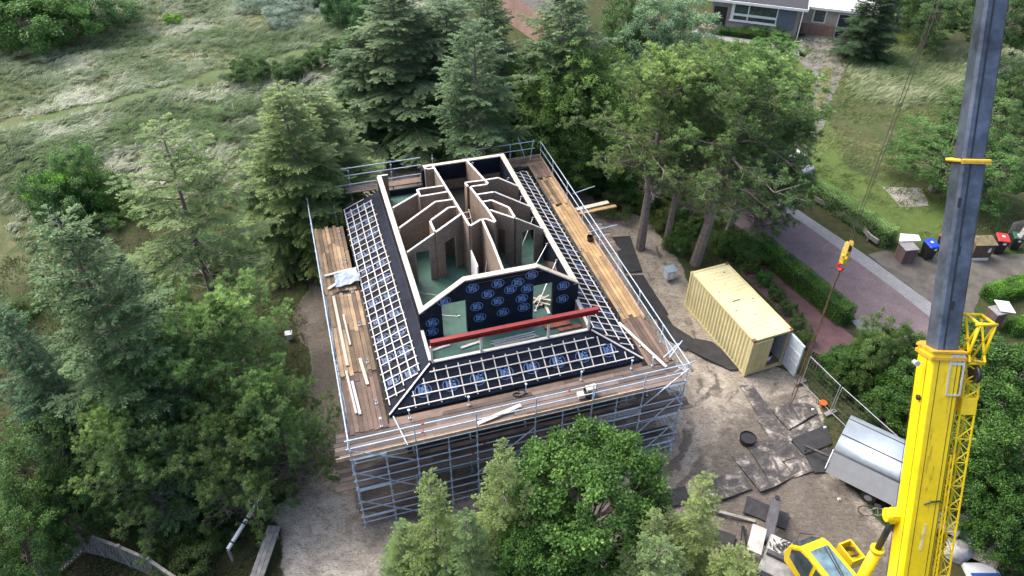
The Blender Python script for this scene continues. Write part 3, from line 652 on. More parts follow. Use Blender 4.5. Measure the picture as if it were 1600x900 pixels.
def t_floor(x,y,g):
    a=np.max([sst(-.3,.6,sdist(x,y,[tuple(q) for q in f])) for f in FLOORS],0); b=sst(-.3,.2,sdist(x,y,YARD))
    return (g.random(len(x))<a*(1-b)*(.75+.5*vn(x,y,1.6,31)))
o=grass('ground_cover',t_floor,26000,-32,30,12,58,9,((.05,.07,.028),(.085,.12,.045),(.17,.17,.08)),L=(.08,.28),nb=15,sp=.22,wk=.3)
tag(o,'low weeds and grass covering the soil under the trees around the yard','ground cover',kind='stuff')
def t_turf(x,y,g):
    a=np.maximum(sst(-.3,.3,sdist(x,y,LAWN)),sst(-.5,.5,sdist(x,y,MEAD))); b=vn(x,y,2.5,41)+.6*vn(x,y,.9,42)
    return (g.random(len(x))<a*np.clip(.35+.5*b,0,1))
o=grass('rough_turf',t_turf,26000,8,62,32,82,10,((.09,.14,.04),(.15,.21,.07),(.30,.33,.15)),L=(.08,.34),nb=14,sp=.2,wk=.6)
tag(o,'rough green turf of lawn and verge to the right of the house','grass',kind='stuff')
# hedges
def hedge(name,a,b,wd,H,label,col,seed,lm=None,ll=.07,dens=900,cat='hedge',arc=None):
    a=np.array(a,float);b=np.array(b,float);d=b-a;L=np.linalg.norm(d);rz=math.atan2(d[1],d[0])
    e=empty(name,(a[0],a[1],0),rz,label,cat); g=np.random.default_rng(seed)
    core=MB()
    k=int(L/.5)
    core.box(.1,L-.1,-wd/2+.1,wd/2-.1,0,H-.12)
    core.build('inner_twigs',mat('hedge_inner',(.02,.03,.012),.9,.3,8),e)
    fo=Fol()
    def face(n,P,N):
        nn=np.tile(N,(n,1)).astype(float); P=P+nn*(.05*vn(P[:,0]*3,P[:,1]*3+P[:,2]*4,1,seed)[:,None]+g.normal(0,.035,(n,1)))
        global rng; rng=g
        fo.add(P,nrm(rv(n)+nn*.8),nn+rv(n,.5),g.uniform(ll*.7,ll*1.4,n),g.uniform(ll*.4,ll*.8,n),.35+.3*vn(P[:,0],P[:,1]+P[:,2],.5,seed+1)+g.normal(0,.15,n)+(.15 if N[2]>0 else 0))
    n=int(L*wd*dens); face(n,np.stack([g.uniform(0,L,n),g.uniform(-wd/2,wd/2,n),np.full(n,H)],1),(0,0,1))
    for sgn in (-1,1):
        n=int(L*H*dens*.8); face(n,np.stack([g.uniform(0,L,n),np.full(n,sgn*wd/2),g.uniform(0,H,n)],1),(0,sgn,0))
    for xx,sg in ((0,-1),(L,1)):
        n=int(wd*H*dens*.8); face(n,np.stack([np.full(n,xx),g.uniform(-wd/2,wd/2,n),g.uniform(0,H,n)],1),(sg,0,0))
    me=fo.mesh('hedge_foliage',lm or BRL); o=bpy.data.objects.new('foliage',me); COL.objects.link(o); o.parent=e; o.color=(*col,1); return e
hg0=at(1187,398)[:2]; hg1=at(1320,508)[:2]
hedge('hedge',hg0,hg1,.95,1.25,'long neatly clipped green hedge between the street and the red brown path',(1.0,1.15,.8),41)
hedge('hedge',at(1268,305)[:2],at(1388,384)[:2],1.1,1.2,'variegated grey green hedge behind the wavy board',(1.7,1.75,1.5),42,SHR,.08,700)
hedge('hedge',at(1540,470)[:2],at(1640,440)[:2],1.1,.8,'bright clipped low hedge at the right edge beside the driveway',(1.25,1.6,.8),43)
hedge('hedge',at(1572,520)[:2],at(1660,500)[:2],.8,.7,'second bright clipped hedge in front of the white plate on its pillar',(1.15,1.5,.8),44)
hedge('hedge',at(1120,52)[:2],at(1195,62)[:2],1.0,.6,'low dark hedge under the wide window of the white windowed house',(.5,.7,.45),45)
# ================================================================ HOUSE UNDER CONSTRUCTION
HO=(-4.0836,24.6587,0.); HR=R(17.062)
def HB(): 
    return MB()
house=empty('unfinished_house',HO,HR,'unfinished timber house with open roof, black membrane and white batten grids inside the scaffold','house')
Wd,Ly,ZF,ZP=7.51,12.4,5.3,7.0
def prof(x,y): return ZP+max(0,min(1.4,.667*x,.667*(Wd-x),.19*(Ly-y)+.02))
def part(mb,name,mt,par=None,**k): return mb.build(name,mt,par or house,**k)
LOWW=mat('lower_wall',(.11,.095,.085),.8,.3,1.5)
m=HB(); m.box(-1.5,9.0,-2.75,13.4,-.3,4.45); part(m,'ground_floor_wall',LOWW)
m=HB(); m.box(.02,Wd-.02,-1.78,Ly-.02,ZF-.2,ZF); part(m,'floor',GREENF)
m=HB(); m.box(3.36,4.28,4.9,9.2,ZF+.006,ZF+.012); m.box(3.36,5.1,9.2,12.1,ZF+.006,ZF+.012); part(m,'stair_shade_sheet',mat('painted_void_shade',(.008,.008,.009),.9,.1))  # black sheets on the floor, standing in for shade in the open stair well
# floor board joints
m=HB()
for yy in np.arange(-1.2,12,1.22): m.box(.2,Wd-.2,yy,yy+.012,ZF+.0,ZF+.004)
for xx in np.arange(.8,7.4,.61*2): m.box(xx,xx+.012,-1.7,12.2,ZF+.001,ZF+.005)
part(m,'floor_joints',mat('floor_joint',(.035,.085,.065),.6,.1))
# outer knee walls : OSB core, membrane outside, lumber plate on top
def knee(x0,x1,y0,y1,mem):
    c=HB(); c.box(x0,x1,y0,y1,ZF+.003,ZP-.07); part(c,'outer_wall',MEMB if mem else OSB)
knee(.03,.25,.25,11.9,False); knee(Wd-.25,Wd-.03,.25,Ly-.25,True)
m=HB(); m.box(0,.028,.02,11.9,5.6,ZP-.075); part(m,'wall_membrane',MEMB)
m=HB(); m.box(Wd-.028,Wd,.02,Ly,5.6,ZP-.075); part(m,'wall_membrane',MEMB)
c=HB(); c.box(2.72,Wd-.26,Ly-.23,Ly-.02,ZF+.003,ZP-.07); part(c,'outer_wall',MEMB)
# lower OSB lining on the inside of the back and right wall
c=HB(); c.box(3.32,5.15,Ly-.26,Ly-.235,ZF+.01,ZF+.62); c.box(5.33,7.2,Ly-.26,Ly-.235,ZF+.01,ZF+.6); part(c,'lining_board',OSB)
c=HB(); c.extr([(Wd-.255,.4,ZF+.01),(Wd-.255,4.1,ZF+.01),(Wd-.255,2.6,ZF+1.0)],(-.025,0,0)); part(c,'lining_board',OSB)
# top plates
def plate(p,q,wd=.27,h=.07,name='wall_plate',mt=None,off=0):
    m=HB(); m.beam(p,q,wd,h,t=rnd.random()); return part(m,name,mt or WOOD,bevel=.006,seg=1)
plate((.13,.02,ZP-.035),(.13,11.9,ZP-.035),.26); plate((Wd-.13,.02,ZP-.035),(Wd-.13,Ly-.001,ZP-.035),.27)
plate((2.70,Ly-.12,ZP-.035),(Wd-.272,Ly-.12,ZP-.035),.24)
# interior walls
def wall(p,q,zp,zq,opens=(),z0=ZF+.006,th=.10,name='inner_wall'):
    """board wall p->q in plan, top from zp to zq, pale cut edge on top"""
    p=np.array(p,float);q=np.array(q,float);L=np.linalg.norm(q-p);d=(q-p)/L;n=np.array([-d[1],d[0]])*th/2
    tp=lambda s: zp+(zq-zp)*s/L
    cuts=[];x=0
    for a,b,zt in sorted(opens):
        if a>x: cuts.append((x,a,None))
        cuts.append((a,b,zt)); x=b
    if x<L: cuts.append((x,L,None))
    m=HB()
    for a,b,zt in cuts:
        zb=z0 if zt is None else zt
        A=p+d*a;B=p+d*b
        V=[(*(A-n),zb),(*(B-n),zb),(*(B+n),zb),(*(A+n),zb),(*(A-n),tp(a)-.03),(*(B-n),tp(b)-.03),(*(B+n),tp(b)-.03),(*(A+n),tp(a)-.03)]
        m.add(V,[(3,2,1,0),(4,5,6,7),(0,1,5,4),(1,2,6,5),(2,3,7,6),(3,0,4,7)],.5)
    w_=part(m,name,OSB)
    e=HB(); e.beam((*p,zp-.013),(*q,zq-.013),th+.008,.035,t=.7); e.build('top_edge',WHITEWOOD,w_)
    for a,b,zt in opens:
        f=HB(); 
        for s in (a+.012,b-.012):
            A=p+d*s; f.beam((*A,z0),(*A,zt-.03),.024,th+.004,up=(*d,0),t=.3)
        A=p+d*a;B=p+d*b; f.beam((*A,zt-.012),(*B,zt-.012),th+.004,.024,t=.3); f.build('opening_lining',mat('cut_board_edge',(.34,.27,.20),.8,.1),w_)
    return w_
def poly(pts,opens={}):
    for i in range(len(pts)-1):
        a,b=pts[i],pts[i+1]; za=a[2] if len(a)>2 else prof(*a[:2]); zb=b[2] if len(b)>2 else prof(*b[:2])
        wall(a[:2],b[:2],za,zb,opens.get(i,()))
poly([(3.22,12.15),(3.26,5.1,8.38),(3.34,3.95,8.4)])
poly([(2.74,12.14),(2.76,11.7)]); poly([(2.80,11.66),(3.16,11.64)])
poly([(.30,8.3),(1.66,8.45,7.72)]); poly([(1.74,7.95,7.84),(1.74,8.93,7.68)]); poly([(1.80,8.92),(3.17,8.88)]); poly([(1.80,7.98,7.84),(3.18,8.02,7.84)])
poly([(.30,6.42),(2.31,6.95,8.05),(3.18,6.92,8.05)],{0:()})
poly([(1.70,4.30,8.15),(1.68,5.26,8.12)]); poly([(1.74,5.30,8.13),(2.78,6.0,8.22),(3.17,5.97,8.22)])
poly([(.30,4.32),(1.66,4.20,8.12)],{0:[(.35,1.12,7.2)]})
poly([(1.75,4.24,8.15),(3.19,5.02,8.4)],{0:[(.42,1.22,7.35)]})
poly([(5.21,12.14),(5.40,8.93,7.66)]); poly([(5.40,8.93,7.66),(5.44,8.25,7.8)]); poly([(5.38,8.19,7.8),(4.48,8.21,7.8)])
poly([(4.43,8.14,7.82),(4.54,5.06,8.39),(4.62,3.92,8.4)]); poly([(4.34,8.9,7.66),(5.33,8.80,7.69)]); poly([(4.33,8.85,7.67),(4.34,8.3,7.78)])
poly([(5.47,8.82,7.68),(6.14,8.86,7.67)]); poly([(6.16,8.86,7.67),(7.2,8.42,7.2)])
poly([(4.53,7.08,8.0),(5.41,7.04,8.02)],{}); poly([(5.45,7.03,8.02),(7.22,6.38,7.19)])
poly([(4.57,6.04,8.21),(5.03,6.06,8.2),(5.66,5.16,8.22),(5.70,4.30,8.22)])
poly([(4.63,4.98,8.39),(5.66,4.22,8.21)],{0:[(.35,.88,7.45)]}); poly([(5.74,4.20,8.2),(7.22,4.32,7.18)],{0:[(.28,1.05,7.35)]})
poly([(3.38,3.93,8.4),(3.95,4.27,8.4),(4.24,4.28,8.4),(4.58,3.88,8.4)]); poly([(4.05,4.19,8.4),(4.02,2.27,8.4),(3.92,.28,8.4)])
# thin return walls
poly([(.05,11.96,7.0),(.62,11.96,7.0)]); 
# gable wall towards terrace
gtop=[(0,ZP-.06),(2.1,8.34),(5.48,8.34),(Wd,ZP-.06)]
def gz_(x): return float(np.interp(x,[p[0] for p in gtop],[p[1] for p in gtop]))
m=HB(); ops=[(1.02,2.15,7.25),(5.3,6.27,7.32)]; xs_=[0,1.02,2.1,2.15,5.3,5.48,6.27,Wd]
for a,b in zip(xs_[:-1],xs_[1:]):
    zb=ZF+.005
    for o in ops:
        if a>=o[0]-1e-6 and b<=o[1]+1e-6: zb=o[2]
    m.extr([(a,.02,zb),(b,.02,zb),(b,.02,gz_(b)),(a,.02,gz_(a))],(0,.22,0))
gw=part(m,'gable_wall',MEMB)
pts=[(0,ZP-.03),(2.1,8.37),(5.48,8.37),(Wd,ZP-.03)]
m=HB()
for a,b in zip(pts[:-1],pts[1:]):
    d_=.0
    m.extr([(a[0],-.02,a[1]-.03),(b[0],-.02,b[1]-.03),(b[0],-.02,b[1]+.04),(a[0],-.02,a[1]+.04)],(0,.28,0),t=.8)
part(m,'gable_plate',WOOD)
def emblem(par,o,e1,e2,s,tw=0.,em=None):
    mb=MB()
    """printed round mark: ring with interlocked block letters"""
    o=np.array(o,float);e1=np.array(e1,float);e2=np.array(e2,float);e1/=np.linalg.norm(e1);e2/=np.linalg.norm(e2)
    c,sn=math.cos(tw),math.sin(tw); e1,e2=e1*c+e2*sn,e2*c-e1*sn
    P=lambda x,y:o+e1*x*s+e2*y*s
    n=20
    for k in range(n):
        a,b=2*math.pi*k/n,2*math.pi*(k+1)/n
        mb.sheet([P(.60*math.cos(a),.50*math.sin(a)),P(.60*math.cos(b),.50*math.sin(b)),P(.545*math.cos(b),.445*math.sin(b)),P(.545*math.cos(a),.445*math.sin(a))],.5)
    for x0,x1,y0,y1 in [(-.34,-.20,-.28,.34),(-.34,-.02,-.28,-.16),(-.16,-.02,-.16,.14),(-.16,.05,.14,.26),(-.02,.10,-.02,.14),
                        (.02,.14,.26,.38),(.14,.34,.14,.26),(.14,.36,-.06,.05),(.23,.36,-.36,-.06),(.04,.23,-.36,-.26),(.04,.14,-.22,-.06)]:
        mb.sheet([P(x0,y0),P(x1,y0),P(x1,y1),P(x0,y1)],.5)
    mb.build('printed_emblem',em or EMB,par)
m=HB()
for x,z in [(1.15,7.42),(2.45,7.85),(3.62,7.85),(5.2,8.0),(4.55,7.72),(3.15,7.35),(4.2,7.38),(5.0,7.25),(3.6,6.82),(2.62,6.75),(4.75,6.72),(6.75,7.0),(6.75,6.2),(2.75,6.05),(3.85,6.1),(4.85,6.15),(.55,6.3),(.5,5.75),(1.75,7.9)]:
    if x==1.75: continue
    emblem(gw,(x,.012,z),(1,0,0),(0,0,1),.50,.05)
m=HB(); m.box(2.3,6.2,.004,.012,8.10,8.115); m.build('dashed_line',mat('faded_print',(.16,.13,.12),.6,.1),gw)
# terrace
YT=-1.83
m=HB(); m.box(.12,Wd-.12,YT,YT+.14,ZF-.25,5.63); part(m,'terrace_parapet',MEMB)
plate((.10,YT+.07,5.665),(Wd-.10,YT+.07,5.665),.15,.06,'parapet_rail',WHITEWOOD)
for xx in (.05,Wd-.05):
    m=HB(); m.extr([(xx-.05,YT+.15,ZF-.2),(xx-.05,.0,ZF-.2),(xx-.05,.0,5.95),(xx-.05,YT+.15,5.66)],(.1,0,0)); part(m,'terrace_side_wall',OSB)
    plate((xx,YT+.15,5.70),(xx,-.02,5.99),.14,.05,'parapet_rail',WHITEWOOD)
for xx in (.12,2.33,5.45,Wd-.12):
    m=HB(); m.box(xx-.05,xx+.05,YT+.02,YT+.12,5.70,6.58); part(m,'terrace_post',WHITEWOOD)
for xx,l in ((2.33,.3),(5.2,.62)):
    m=HB(); m.box(xx-l/2,xx+l/2,YT-.02,YT+.16,6.582,6.62); part(m,'post_cap_board',WHITEWOOD)
m=HB(); m.box(.30,8.0,YT-.04,YT+.16,6.625,6.65); m.box(.30,8.0,YT-.04,YT+.16,6.88,6.905); m.box(.30,8.0,YT+.05,YT+.07,6.65,6.88)
for xx in np.arange(.5,8,1.0): m.box(xx,xx+.012,YT-.03,YT+.05,6.65,6.88); m.box(xx,xx+.012,YT+.07,YT+.15,6.65,6.88)
bm_=m.build('red_steel_beam',REDM,house); V_=bm_.data
bm_.parent=None; bm_.location=HO; bm_.rotation_euler=(0,0,HR)
for v in V_.vertices: v.co.x-=.2
tag(bm_,'long dark red steel I beam lying across the white terrace posts','steel beam')
# roof skirts
ZT,ZE=5.62,4.70; XL,XR,YF,YB=-2.13,9.5,-3.4,14.0
SK={'left':[(0,YT),(0,Ly+.1),(XL,YB-1.1),(XL,YF)],'front':[(Wd,YT),(0,YT),(XL,YF),(XR,YF)],'right':[(Wd,Ly+.1),(Wd,YT),(XR,YF),(XR,YB)],'back':[(3.,Ly+.1),(Wd,Ly+.1),(XR,YB),(2.2,YB)]}
def sk_z(poly2): return [(x,y,ZT if i<2 else ZE) for i,(x,y) in enumerate(poly2)]
skp={}
for k,pl in SK.items():
    P=[np.array(p) for p in sk_z(pl)]; m=HB()
    # gently sagging sheet: grid between the top edge (0,1) and the eave (3,2)
    U_,V_n=26,6; G=[]
    for i in range(U_+1):
        for j in range(V_n+1):
            a=i/U_; b=j/V_n; p=(P[0]*(1-a)+P[1]*a)*(1-b)+(P[3]*(1-a)+P[2]*a)*b
            wv=0 if i in (0,U_) or j in (0,V_n) else .028*math.sin(i*1.9+j*2.3)+.02*rnd.uniform(-1,1)
            G.append((p[0],p[1],p[2]+wv-.015))
    Fs=[(i*(V_n+1)+j,(i+1)*(V_n+1)+j,(i+1)*(V_n+1)+j+1,i*(V_n+1)+j+1) for i in range(U_) for j in range(V_n)]
    m.add(G,Fs,.5,smooth=True)
    # underside and fascia
    dn=np.array([0,0,-.14]); m.add([p+dn for p in P],[(0,1,2,3)],.5); m.add([P[3]-[0,0,.015],P[2]-[0,0,.015],P[2]+dn,P[3]+dn],[(0,1,2,3)],.5)
    skp[k]=part(m,'roof_membrane',MEMB)
def skpt(k,s,t,lift=0.):
    """point on skirt k: s metres along, t 0..1 down the slope"""
    pl=SK[k]; a=ZT+(ZE-ZT)*t+lift
    if k=='left': return np.array([XL*t,s,a])
    if k=='right': return np.array([Wd+(XR-Wd)*t,s,a])
    return np.array([s,YT+(YF-YT)*t,a])
def srange(k,t):
    if k=='left': return YT+(YF-YT)*t, Ly+.1+(YB-1.1-Ly-.1)*t
    if k=='right': return YT+(YF-YT)*t, Ly+.1+(YB-Ly-.1)*t
    return XL*t, Wd+(XR-Wd)*t
def grid(k,rows,step,t0,t1):
    m=HB(); q=random.Random(ord(k[0])); lo,hi=srange(k,.5)
    s=lo+.1
    while s<hi+1.2:
        a,b=t0+q.uniform(-.02,.02),t1+q.uniform(-.02,.03)
        ts=[t for t in np.linspace(0,1,41) if srange(k,t)[0]+.22<s<srange(k,t)[1]-.18 and a<=t<=b]
        if len(ts)>8: m.beam(skpt(k,s,ts[0],.055),skpt(k,s+q.uniform(-.03,.03),ts[-1],.055),.048,.03,t=q.random())
        s+=step*q.uniform(.97,1.03)
    m2=part(m,'counter_battens',WHITEWOOD)
    m=HB()
    for t in rows:
        a,b=srange(k,t); a+=.25+q.uniform(0,.25); b-=.22+q.uniform(0,.25)
        if k=='left': b=min(b,12.6-q.random()*.6)
        x=a
        while x<b-.3:
            y=min(b,x+q.uniform(4,5)); m.beam(skpt(k,x,t,.088),skpt(k,y-.01,t+q.uniform(-.008,.008),.088),.052,.032,t=q.random()); x=y
    part(m,'roof_battens',WHITEWOOD)
grid('left',[.24,.42,.60,.78,.95] ,.50,.19,1.); grid('front',[.22,.46,.70,.93],.54,.12,.97); grid('right',[.10,.36,.62,.88],.44,.04,.97)
for k,sz,step,tt in (('left',.66,1.35,(.42,.80)),('front',.62,1.22,(.60,)),('right',.56,1.3,(.25,.72))):
    m=HB()
    for r,t in enumerate(tt):
        lo,hi=srange(k,t); s=lo+.75+r*step/2
        while s<hi-.5:
            p=skpt(k,s,t,.026); e=skpt(k,s,t+.1)-skpt(k,s,t); al=skpt(k,s+1,t)-skpt(k,s,t)
            if k=='front': emblem(skp[k],p,al,-e,sz,0,mat('printed_emblem_dull',(.09,.18,.38),.5,.1,5))
            elif k=='left': emblem(skp[k],p,-e*1,al,sz,.1,EMB2)
            else: emblem(skp[k],p,e*1,al,sz,0,EMB2)
            s+=step
for a,b in (((0,YT),(XL,YF)),((Wd,YT),(XR,YF))):
    m=HB(); m.beam((a[0],a[1],ZT+.05),(b[0],b[1],ZE+.05),.07,.045,t=.9); part(m,'hip_board',WHITEWOOD)
for a in ((Wd,Ly+.1),(XR,YB)),:
    m=HB(); m.beam((*a[0],ZT+.03),(*a[1],ZE+.03),.16,.04); part(m,'hip_flashing',MEMB)
# opening at the back left: low board, membrane upstand
m=HB(); m.beam((.7,12.9,5.75),(2.6,12.9,5.75),.5,.06); part(m,'loose_floor_board',DECKM)
m=HB(); m.box(.3,2.7,12.3,12.4,5.3,5.7); m.box(2.55,2.72,12.0,12.4,5.3,6.9); part(m,'back_membrane_upstand',MEMB)
m=HB()
pp=[(0+.02,.05),(.02,11.9)]
for i in range(24):
    y0=.1+i*.49; 
    m.sheet([(-.012,y0,5.66),(-.012,y0+.47,5.66),(-.012-.02*rnd.random(),y0+.47,6.2),(-.012,y0,6.3)],.5)
part(m,'membrane_fold',mat('membrane_worn',(.05,.055,.07),.5,.3,3))
# loose things on the floors
def hthing(mb,name,mt,label,cat,group=None,**k):
    o=mb.build(name,mt,house,**k); o.parent=None; o.location=HO; o.rotation_euler=(0,0,HR)
    V=np.array([v.co for v in o.data.vertices]); c=np.array([(V[:,0].min()+V[:,0].max())/2,(V[:,1].min()+V[:,1].max())/2,V[:,2].min()])
    for v in o.data.vertices: v.co-=Vector(c)
    cc,ss=math.cos(HR),math.sin(HR); o.location=(HO[0]+c[0]*cc-c[1]*ss,HO[1]+c[0]*ss+c[1]*cc,c[2]); return tag(o,label,cat,group)
def prop(p,q,label):
    m=HB(); p=np.array(p,float);q=np.array(q,float); m.tube(p,q,.024,6); m.tube(p+(q-p)*.4,p+(q-p)*.55,.034,6)
    d=(q-p)/np.linalg.norm(q-p); m.box(p[0]-.07,p[0]+.07,p[1]-.07,p[1]+.07,p[2]-.01,p[2]+.02); m.beam(q-d*.03+[0,0,-.06],q-d*.03+[0,0,.06],.05,.10)
    hthing(m,'wall_prop',GALV,label,'wall prop','steel props bracing the open walls')
prop((3.45,2.3,5.33),(4.0,3.3,6.6),'steel prop leaning in the narrow middle room next to the curved wall')
prop((5.6,.5,5.33),(7.2,2.2,6.75),'steel prop nearest the gable in the front right room')
prop((5.5,2.2,5.33),(7.2,3.6,6.75),'steel prop in the front right room seen below the long slanted wall')
prop((6.0,4.7,5.33),(7.2,5.9,6.8),'steel prop against the right wall in the second right room')
prop((6.2,7.0,5.33),(7.2,7.9,6.85),'steel prop against the right wall in the third right room')
prop((6.0,10.6,5.33),(7.2,10.3,6.6),'steel prop at the right wall of the back right room')
prop((5.6,12.0,5.5),(5.5,11.9,6.95),'upright steel prop at the blue back wall')
prop((.5,3.4,5.33),(1.35,2.2,5.9),'steel prop lying low in the front left room')
prop((.4,1.8,5.35),(1.9,.5,5.9),'steel prop crossing the front left room corner at the gable')
m=HB(); m.box(3.28,3.34,2.4,3.7,ZF+.01,7.1); hthing(m,'white_board',WHITE,'tall narrow white panel standing at the end of the middle wall','panel')
m=HB(); m.box(3.3,4.5,.3,.52,8.0,8.06); hthing(m,'white_board',WHITE,'short white board lying just behind the gable top','board')
m=HB(); m.tube((.55,8.9,5.32),(.55,8.9,5.9),.2,14,.22); m.box(.4,.7,8.75,9.0,5.91,6.0); hthing(m,'black_bin',BLACK,'black waste tub in the back left room','tub')
m=HB()
for i in range(7): m.beam((3.45,5.6+i*.32,5.6+.18*i),(4.2,5.6+i*.32,5.6+.18*i),.05,.05)
m.tube((3.45,5.5,5.5),(3.45,7.7,6.75),.03,5); m.tube((4.2,5.5,5.5),(4.2,7.7,6.75),.03,5); hthing(m,'ladder',WHITEWOOD,'steep ladder with pale rungs rising in the dark stair well','ladder')
m=HB(); m.box(3.5,4.2,8.0,8.1,5.9,6.05); m.box(3.5,4.2,7.7,7.78,5.9,6.0); m.box(3.5,3.58,7.7,8.1,5.9,6.0); hthing(m,'steel_channel',REDM,'dark red steel frame at the top of the stair well','frame')
m=HB()
for i in range(9):
    a=rnd.uniform(-.05,.05); m.tube((3.0+rnd.uniform(-.1,.1),-1.45+.06*i,5.34+.02*(i%3)),(5.0+rnd.uniform(-.2,.2),-1.38+.06*i+a,5.34+.02*(i%3)),.02,6)
hthing(m,'tube_bundle',GALV,'bundle of thin galvanised tubes lying on the green terrace floor','tube bundle')
m=HB()
for i in range(10):
    a=rnd.uniform(0,3.14); c=(6.05+rnd.uniform(-.2,.2),.9+rnd.uniform(-.2,.2)); l=.35; m.beam((c[0]-l*math.cos(a),c[1]-l*math.sin(a),5.33+.03*i),(c[0]+l*math.cos(a),c[1]+l*math.sin(a),5.33+.03*i),.09,.03)
hthing(m,'offcut_pile',WOOD,'untidy pile of short wood offcuts behind the right gable doorway','offcuts')
for a,b,l in (((.3,-.75),(1.15,-.6),'short white board at the left end of the terrace floor'),((1.6,-.95),(2.5,-.8),'white board under the red beam on the terrace'),((6.15,.1),(6.2,1.0),'narrow white strip standing in the right gable doorway')):
    m=HB(); m.beam((*a,5.34),(*b,5.34),.13,.04); hthing(m,'timber_offcut',WHITEWOOD,l,'board')
m=HB(); m.box(5.6,6.9,-.9,-.45,5.31,5.40); m.box(6.2,7.3,-1.2,-1.0,5.31,5.36); hthing(m,'red_tarp_roll',mat('brick_red_boards',(.30,.10,.07),.8,.3),'brownish red boards at the right end of the terrace','boards')
# ================================================================ SCAFFOLD
scaf=empty('scaffold',HO,HR,'blue grey tube scaffold with wooden decks surrounding the unfinished house','scaffold')
OX0,OX1,OY0,OY1=-3.95,10.72,-5.2,15.0; IX0,IX1,IY0,IY1=-2.55,9.68,-3.95,14.3
LIFT=[.75,2.75,4.75]; TOP=5.87
TUBE=mat('scaffold_tube',(.52,.64,.78),.4,.15,5,metal=.3)
def post(x,y,z0,z1,col=True):
    m=MB(); m.tube((x,y,z0),(x,y,z1),.027,6)
    for z in np.arange(z0+.35,z1,.5): m.tube((x,y,z-.012),(x,y,z+.012),.058,8)
    m.tube((x,y,z0-.02),(x,y,z0+.02),.09,6); m.build('post',TUBE,scaf)
def rail(p,q,name='guardrail',r=.028,mt=None): m=MB(); m.tube(p,q,r,6); m.build(name,mt or TUBE,scaf)
xsF=[OX0,-1.35,1.2,3.75,6.3,8.7,OX1]; ysS=[OY0,-2.65,-.1,2.45,5.0,7.55,10.1,12.65,OY1]
zb=lambda x,y:-.05
for x in xsF: post(x,OY0,-.05,TOP)
for x in xsF[1:-1]: post(x,IY0+.1,-.05,5.32)
post(IX0,IY0,-.05,5.32); post(IX1,IY0,-.05,5.32)
for y in ysS[1:]: post(OX0,y,-.05,TOP); post(OX1,y,-.05,TOP)
for y in ysS[1:-1]: post(IX0,y,-.05,5.0); post(IX1,y,-.05,5.0)
for x in xsF[1:-1]: post(x,OY1,-.05,TOP+.2)
# front rails: guard rails full length, ledgers each lift
for z in (TOP-.03,TOP-.53): rail((OX0-.15,OY0,z),(OX1+.15,OY0,z))
for zl in LIFT:
    rail((OX0-.1,OY0+.03,zl-.12),(OX1+.1,OY0+.03,zl-.12),'ledger'); rail((OX0,IY0+.13,zl-.12),(OX1,IY0+.13,zl-.12),'ledger')
for zl in LIFT[:2]:
    for dz in (.5,1.0): rail((OX0-.1,OY0-.03,zl+dz),(OX1+.1,OY0-.03,zl+dz),'ledger')
rail((OX0,OY0-.03,.3),(OX1,OY0-.03,.3),'ledger')
for zl in LIFT[:2]: rail((OX0,IY0+.07,zl+.5),(OX1,IY0+.07,zl+.5),'ledger'); rail((OX0,IY0+.07,zl+1.0),(OX1,IY0+.07,zl+1.0),'ledger')
for x in (-2.6,0.,5.,7.5): post(x,OY0+.05,-.05,4.6)
for x in xsF[:-1]:
    for zl in LIFT: rail((x,OY0,zl-.15),(x,IY0+.1,zl-.15),'transom')
for z in (TOP-.03,TOP-.53):
    rail((OX0,OY0,z),(OX0,OY1-3,z)); rail((OX1,OY0-.1,z),(OX1,OY1+.1,z)); rail((OX0+2.2,OY1,z+.15),(3.0,OY1,z+.15)); rail((5.6,OY1,z+.15),(OX1-.4,OY1,z+.15))
rail((OX0+1,OY1,TOP-1.0),(3.2,OY1,TOP-1.0)); 
for zl in LIFT:
    for xx in (OX0,OX1): rail((xx,OY0,zl-.12),(xx,OY1,zl-.12),'ledger')
    for y in ysS: rail((OX1,y,zl-.15),(IX1,y,zl-.15),'transom'); 
    for y in ysS[:-1]: rail((OX0,y,zl-.15),(IX0,y,zl-.15),'transom')
for zl in LIFT[:2]:
    for dz in (.5,1.0): rail((OX1,OY0,zl+dz),(OX1,ysS[2],zl+dz),'ledger'); rail((OX0,OY0,zl+dz),(OX0,ysS[2],zl+dz),'ledger')
for z0,z1 in ((.0,1.95),(1.95,3.9),(3.75,5.3)):
    rail((xsF[-2],OY0-.06,z0),(OX1,OY0-.06,z1+.3),'brace'); rail((xsF[0],OY0-.06,z1),(xsF[1],OY0-.06,z0),'brace')
    rail((OX1+.05,ysS[0],z1),(OX1+.05,ysS[1],z0),'brace'); rail((OX1+.05,ysS[1],z1),(OX1+.05,ysS[0],z0),'brace'); rail((OX0-.05,ysS[0],z1),(OX0-.05,ysS[1],z0),'brace')
for z0,z1 in ((1.95,4.1),): rail((xsF[2],OY0-.06,z0),(xsF[3],OY0-.06,z1),'brace'); rail((xsF[2],OY0-.09,z0-1),(xsF[3],OY0-.09,z1-1),'brace')
